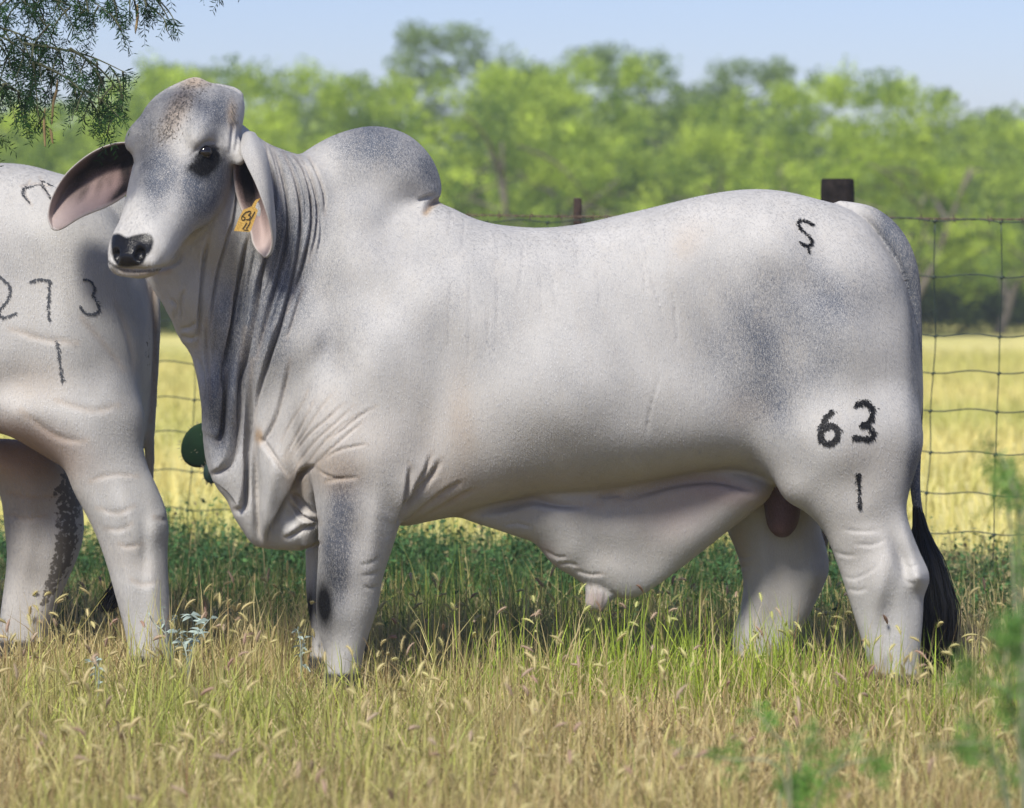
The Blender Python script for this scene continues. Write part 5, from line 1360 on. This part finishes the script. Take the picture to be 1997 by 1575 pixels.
def near_mesquite():
    r = np.random.default_rng(19)
    root = empty('mesquite_tree', (-4.6, 10.6, 0)); tag(root, 'nearby mesquite tree with dark feathery leaves hanging over the top left', 'tree'); rel = wloc(root)
    parts = []; trunk = [(-4.6, 10.6, -.1), (-4.5, 10.55, .7), (-4.25, 10.4, 1.5), (-4.0, 10.2, 2.2), (-3.5, 10.0, 2.8)]
    parts.append(tube(np.array(catmull(trunk, 4)) - rel, np.linspace(.15, .07, 17), 10))
    main = [(-3.5, 10.0, 2.8), (-3.0, 9.75, 2.95), (-2.4, 9.6, 2.85), (-1.9, 9.5, 2.62)]
    parts.append(tube(np.array(catmull(main, 4)) - rel, np.linspace(.06, .014, 13), 7))
    parts.append(tube(np.array(catmull([(-4.25, 10.4, 1.5), (-4.9, 10.8, 2.3), (-5.4, 11.2, 3.0)], 4)) - rel, np.linspace(.09, .03, 9), 8))
    v, q = merge(parts); mesh_obj('trunk', v, q, BARK, root, smooth=True)
    V = []; C = []; tw = []; pods = []
    base, tip_ = (.005, .020, .008), (.022, .062, .014)
    def twig(pts, dens, L=.06, rad=.0035, d=9.5):
        P = np.array([W(a, b, d + r.normal(0, .05)) for a, b in pts]); G = catmull(P, 6); tw.append(tube(G - rel, np.linspace(rad, .0009, len(G)), 4))
        seg = np.linalg.norm(np.diff(G, axis=0), axis=1).sum()
        for k in range(int(seg * dens * .55)):
            i = int(r.random() ** .8 * (len(G) - 1)); i = min(i, len(G) - 2); dr = (G[i + 1] - G[i]); dr /= np.linalg.norm(dr) + 1e-9
            o = dr * .5 + r.normal(0, .55, 3) * np.array([1, .8, .7]) + np.array([0, 0, -.45])
            feather(G[i], o, L * r.uniform(.6, 1.25), r, V, C, base, tip_, n=6, wl=.027)
        return G
    def spray(start, end, n, dens=70, sp=34, d=9.5, ln=80):
        start = (start[0] - 14, start[1] - 6); end = (end[0] - 18, end[1] - 8)
        """a branch with side twigs hanging from it"""
        mid = ((start[0] + end[0]) / 2 + r.normal(0, 6), (start[1] + end[1]) / 2 - 8)
        G = twig([start, mid, end], dens * .8, rad=.005, d=d)
        for k in range(n):
            f = (k + .7) / n; x = start[0] + (end[0] - start[0]) * f; y = start[1] + (end[1] - start[1]) * f - 6 * math.sin(f * 3.1)
            a = r.uniform(-.9, .8); l = ln * r.uniform(.5, 1.1)
            twig([(x, y), (x + math.sin(a) * l * .5, y + l * .42), (x + math.sin(a) * l * .8 + r.normal(0, 6), y + l)], dens, d=d)
    spray((-60, 40), (140, 110), 9, ln=90); spray((-40, 50), (110, 150), 7, ln=110); spray((60, 90), (265, 150), 8, ln=86); spray((150, 100), (262, 200), 6, ln=64); spray((20, -40), (330, 8), 12, ln=64)
    spray((200, -30), (480, -22), 9, 44, ln=36); spray((-50, -20), (190, 30), 9, ln=90); spray((-60, 130), (60, 190), 5, ln=90); spray((-40, 290), (14, 275), 3, ln=44)
    spray((20, 170), (110, 235), 5, ln=50); spray((150, 170), (250, 235), 6, ln=50)
    spray((90, 130), (200, 210), 5, ln=60); spray((-20, -30), (120, 60), 7, ln=80); spray((120, -20), (240, 40), 5, ln=60)
    twig([(270, -20), (290, 10), (318, 34), (326, 60), (334, 72)], 40, .03); twig([(300, -10), (328, 20), (342, 44)], 40, .03); twig([(262, 0), (268, 40), (264, 66)], 4)
    for k in range(160):   # the rest of the crown, out of frame above and to the left
        s = np.array([r.uniform(-4.4, -2.0), r.uniform(9.2, 10.8), r.uniform(2.35, 3.4)]); G = catmull([s, s + r.normal(0, .12, 3), s + np.array([r.normal(0, .2), r.normal(0, .2), -.25])], 4)
        tw.append(tube(G - rel, .003, 4))
        for j in range(9): feather(G[r.integers(0, len(G))], r.normal(0, .6, 3) + [0, 0, -.4], .08, r, V, C, base, tip_, n=8, wl=.022)
    V = np.array(V); o = mesh_obj('foliage', V - rel, np.arange(len(V)).reshape(-1, 4), LEAF2, root, attrs={'tint': np.array(C)})
    v, q = merge(tw); mesh_obj('twigs', v, q, simple_mat('green_brown_twig', (.06, .065, .03), rough=.8), root)
    PODM = simple_mat('dry_pod', (.28, .20, .09), rough=.7)
    for pts in [[(112, 155), (110, 178), (104, 200), (101, 242)], [(96, 250), (100, 258), (101, 268), (103, 280)][0:4], [(88, 210), (86, 240), (87, 264), (88, 286)], [(268, 8), (268, 34), (264, 64)]]:
        G = catmull([W(a, b, 9.5) for a, b in pts], 5); k = np.linspace(0, 1, len(G)); v, q = tube(G - rel, .0042 * (.4 + .6 * np.sin(k * 3.1) * (1 + .2 * np.sin(k * 40))), 6); mesh_obj('seed_pod', v, q, PODM, root, smooth=True)

LEAF2 = leaf_mat('feathery_leaves', trans=.2, spec=.08)
LEAF3 = leaf_mat('soft_green_leaves', trans=.5)
def sapling(px, d, sprays, label, base, tip_, seed, name='mesquite_sapling'):
    """thin young plant rooted in the ground at pixel column px, distance d; sprays: list of polylines in pixels"""
    r = np.random.default_rng(seed); b = np.array([(px - CX) * d / F, d, 0]); root = empty(name, tuple(b)); tag(root, label, 'shrub'); rel = wloc(root)
    V = []; C = []; tw = []
    for pts, n, L in sprays:
        G = catmull([b] + [W(x, y, d + r.normal(0, .04)) for x, y in pts], 8); tw.append(tube(G - rel, np.linspace(.0035, .001, len(G)), 5))
        for k in range(int(n * 1.35)):
            i = int((.25 + .75 * r.random()) * (len(G) - 2)); dr = G[i + 1] - G[i]; dr /= np.linalg.norm(dr) + 1e-9
            feather(G[i], dr * .5 + r.normal(0, .7, 3), L * r.uniform(.7, 1.3), r, V, C, base, tip_, n=8, wl=.024)
    V = np.array(V); mesh_obj('foliage', V - rel, np.arange(len(V)).reshape(-1, 4), LEAF3, root, attrs={'tint': np.array(C)})
    v, q = merge(tw); mesh_obj('stem', v, q, simple_mat('grey_twig', (.20, .22, .13), rough=.85), root)

def silver_weeds():
    r = np.random.default_rng(8); SM = leaf_mat('silver_leaves', trans=.15)
    def weed(px, py, d, sticks, label, s=1):
        b = np.array([(px - CX) * d / F, d, 0]); root = empty('silverleaf_weed', tuple(b)); tag(root, label, 'plant', 'silvery weeds in the dry grass'); rel = wloc(root)
        V = []; Q = []; C = []; tw = []
        for pts in sticks:
            G = catmull([b] + [W(x, y, d + r.normal(0, .02)) for x, y in pts], 5); tw.append(tube(G - rel, np.linspace(.0024, .0011, len(G)), 4))
            for k in range(int(12 * s)):
                i = r.integers(len(G) // 3, len(G)); a = r.uniform(0, 6.28); l = .030 * r.uniform(.6, 1.3) * s; dd = np.array([math.cos(a), math.sin(a) * .6, r.uniform(-.3, .9)]); dd /= np.linalg.norm(dd)
                sd_ = np.cross(dd, r.normal(0, 1, 3)); sd_ /= np.linalg.norm(sd_); j = len(V); c = G[i]; dr = np.array([0, 0, -.2 * l]); w = l * .16
                V += [c, c + dd * l * .35 + sd_ * w, c + dd * l * .35 - sd_ * w, c + dd * l * .75 + sd_ * w * .7 + dr, c + dd * l * .75 - sd_ * w * .7 + dr, c + dd * l + dr * 2]
                Q += [(j, j + 1, j + 2), (j + 1, j + 3, j + 4), (j + 1, j + 4, j + 2), (j + 3, j + 5, j + 4)]; cc = r.uniform(.8, 1.1); C += [(.34 * cc, .42 * cc, .38 * cc, 1)] * 6
        V = np.array(V); mesh_obj('leaves', V - rel, np.array(Q), SM, root, attrs={'tint': np.array(C)})
        v, q = merge(tw); mesh_obj('stem', v, q, simple_mat('silver_stem', (.28, .32, .27), rough=.8), root)
    weed(335, 1290, 9.9, [[(325, 1250), (318, 1200), (316, 1182)], [(330, 1250), (300, 1215), (292, 1200)], [(335, 1255), (340, 1215), (336, 1200)], [(340, 1260), (352, 1240), (356, 1236)]], 'branching grey green weed in front of the second bull\'s hind foot', .55)
    weed(365, 1310, 9.85, [[(368, 1270), (380, 1235), (372, 1198)], [(374, 1270), (392, 1230), (410, 1206)], [(364, 1280), (350, 1240), (346, 1232)]], 'silver leaved weed right of the second bull\'s hind foot', 1.3)
    weed(588, 1300, 9.9, [[(586, 1260), (580, 1228)], [(590, 1262), (596, 1240)]], 'small silver weed left of the tagged bull\'s front feet', .9)
    weed(190, 1330, 9.5, [[(186, 1300), (196, 1285)], [(192, 1302), (178, 1290)]], 'tiny silver weed low in the grass between the second bull\'s hind legs', .8)

haze(); near_grass(); weeds(); field_grass(); trees(); fence(); prickly_pear()
near_mesquite(); silver_weeds()
G1, G2 = (.08, .20, .05), (.20, .36, .08)
sapling(2010, 5.9, [([(1990, 1480), (1960, 1300), (1990, 1200)], 30, .05), ([(1950, 1500), (1880, 1450), (1800, 1460)], 10, .04), ([(1980, 1400), (1900, 1330), (1880, 1300)], 16, .05), ([(2000, 1300), (1985, 1230), (1950, 1290)], 24, .05),
                    ([(1960, 1520), (1900, 1470), (1890, 1400)], 14, .05), ([(2020, 1200), (1990, 1000), (1950, 880)], 8, .045)], 'blurred green shrub closest to the camera at the right edge', G1, G2, 61)
sapling(1540, 6.3, [([(1540, 1500), (1500, 1420), (1470, 1380)], 8, .045), ([(1560, 1540), (1620, 1500), (1700, 1410)], 14, .045), ([(1530, 1520), (1420, 1480), (1330, 1470)], 8, .045), ([(1560, 1500), (1600, 1420)], 12, .045), ([(1520, 1560), (1560, 1530), (1540, 1550)], 22, .05),
                    ([(1600, 1540), (1700, 1480), (1730, 1500)], 14, .05)], 'low blurred green shoots in the foreground grass below the hind legs', (.12, .30, .05), (.26, .46, .10), 62, 'green_shoots')
sapling(2010, 6.4, [([(1975, 1100), (1960, 950), (1925, 850)], 10, .06), ([(1985, 1050), (1990, 950), (1950, 890)], 16, .06), ([(1990, 1100), (1997, 980), (1940, 930)], 12, .06)], 'thin mesquite sprig standing in front of the fence at the right edge', G1, G2, 63)
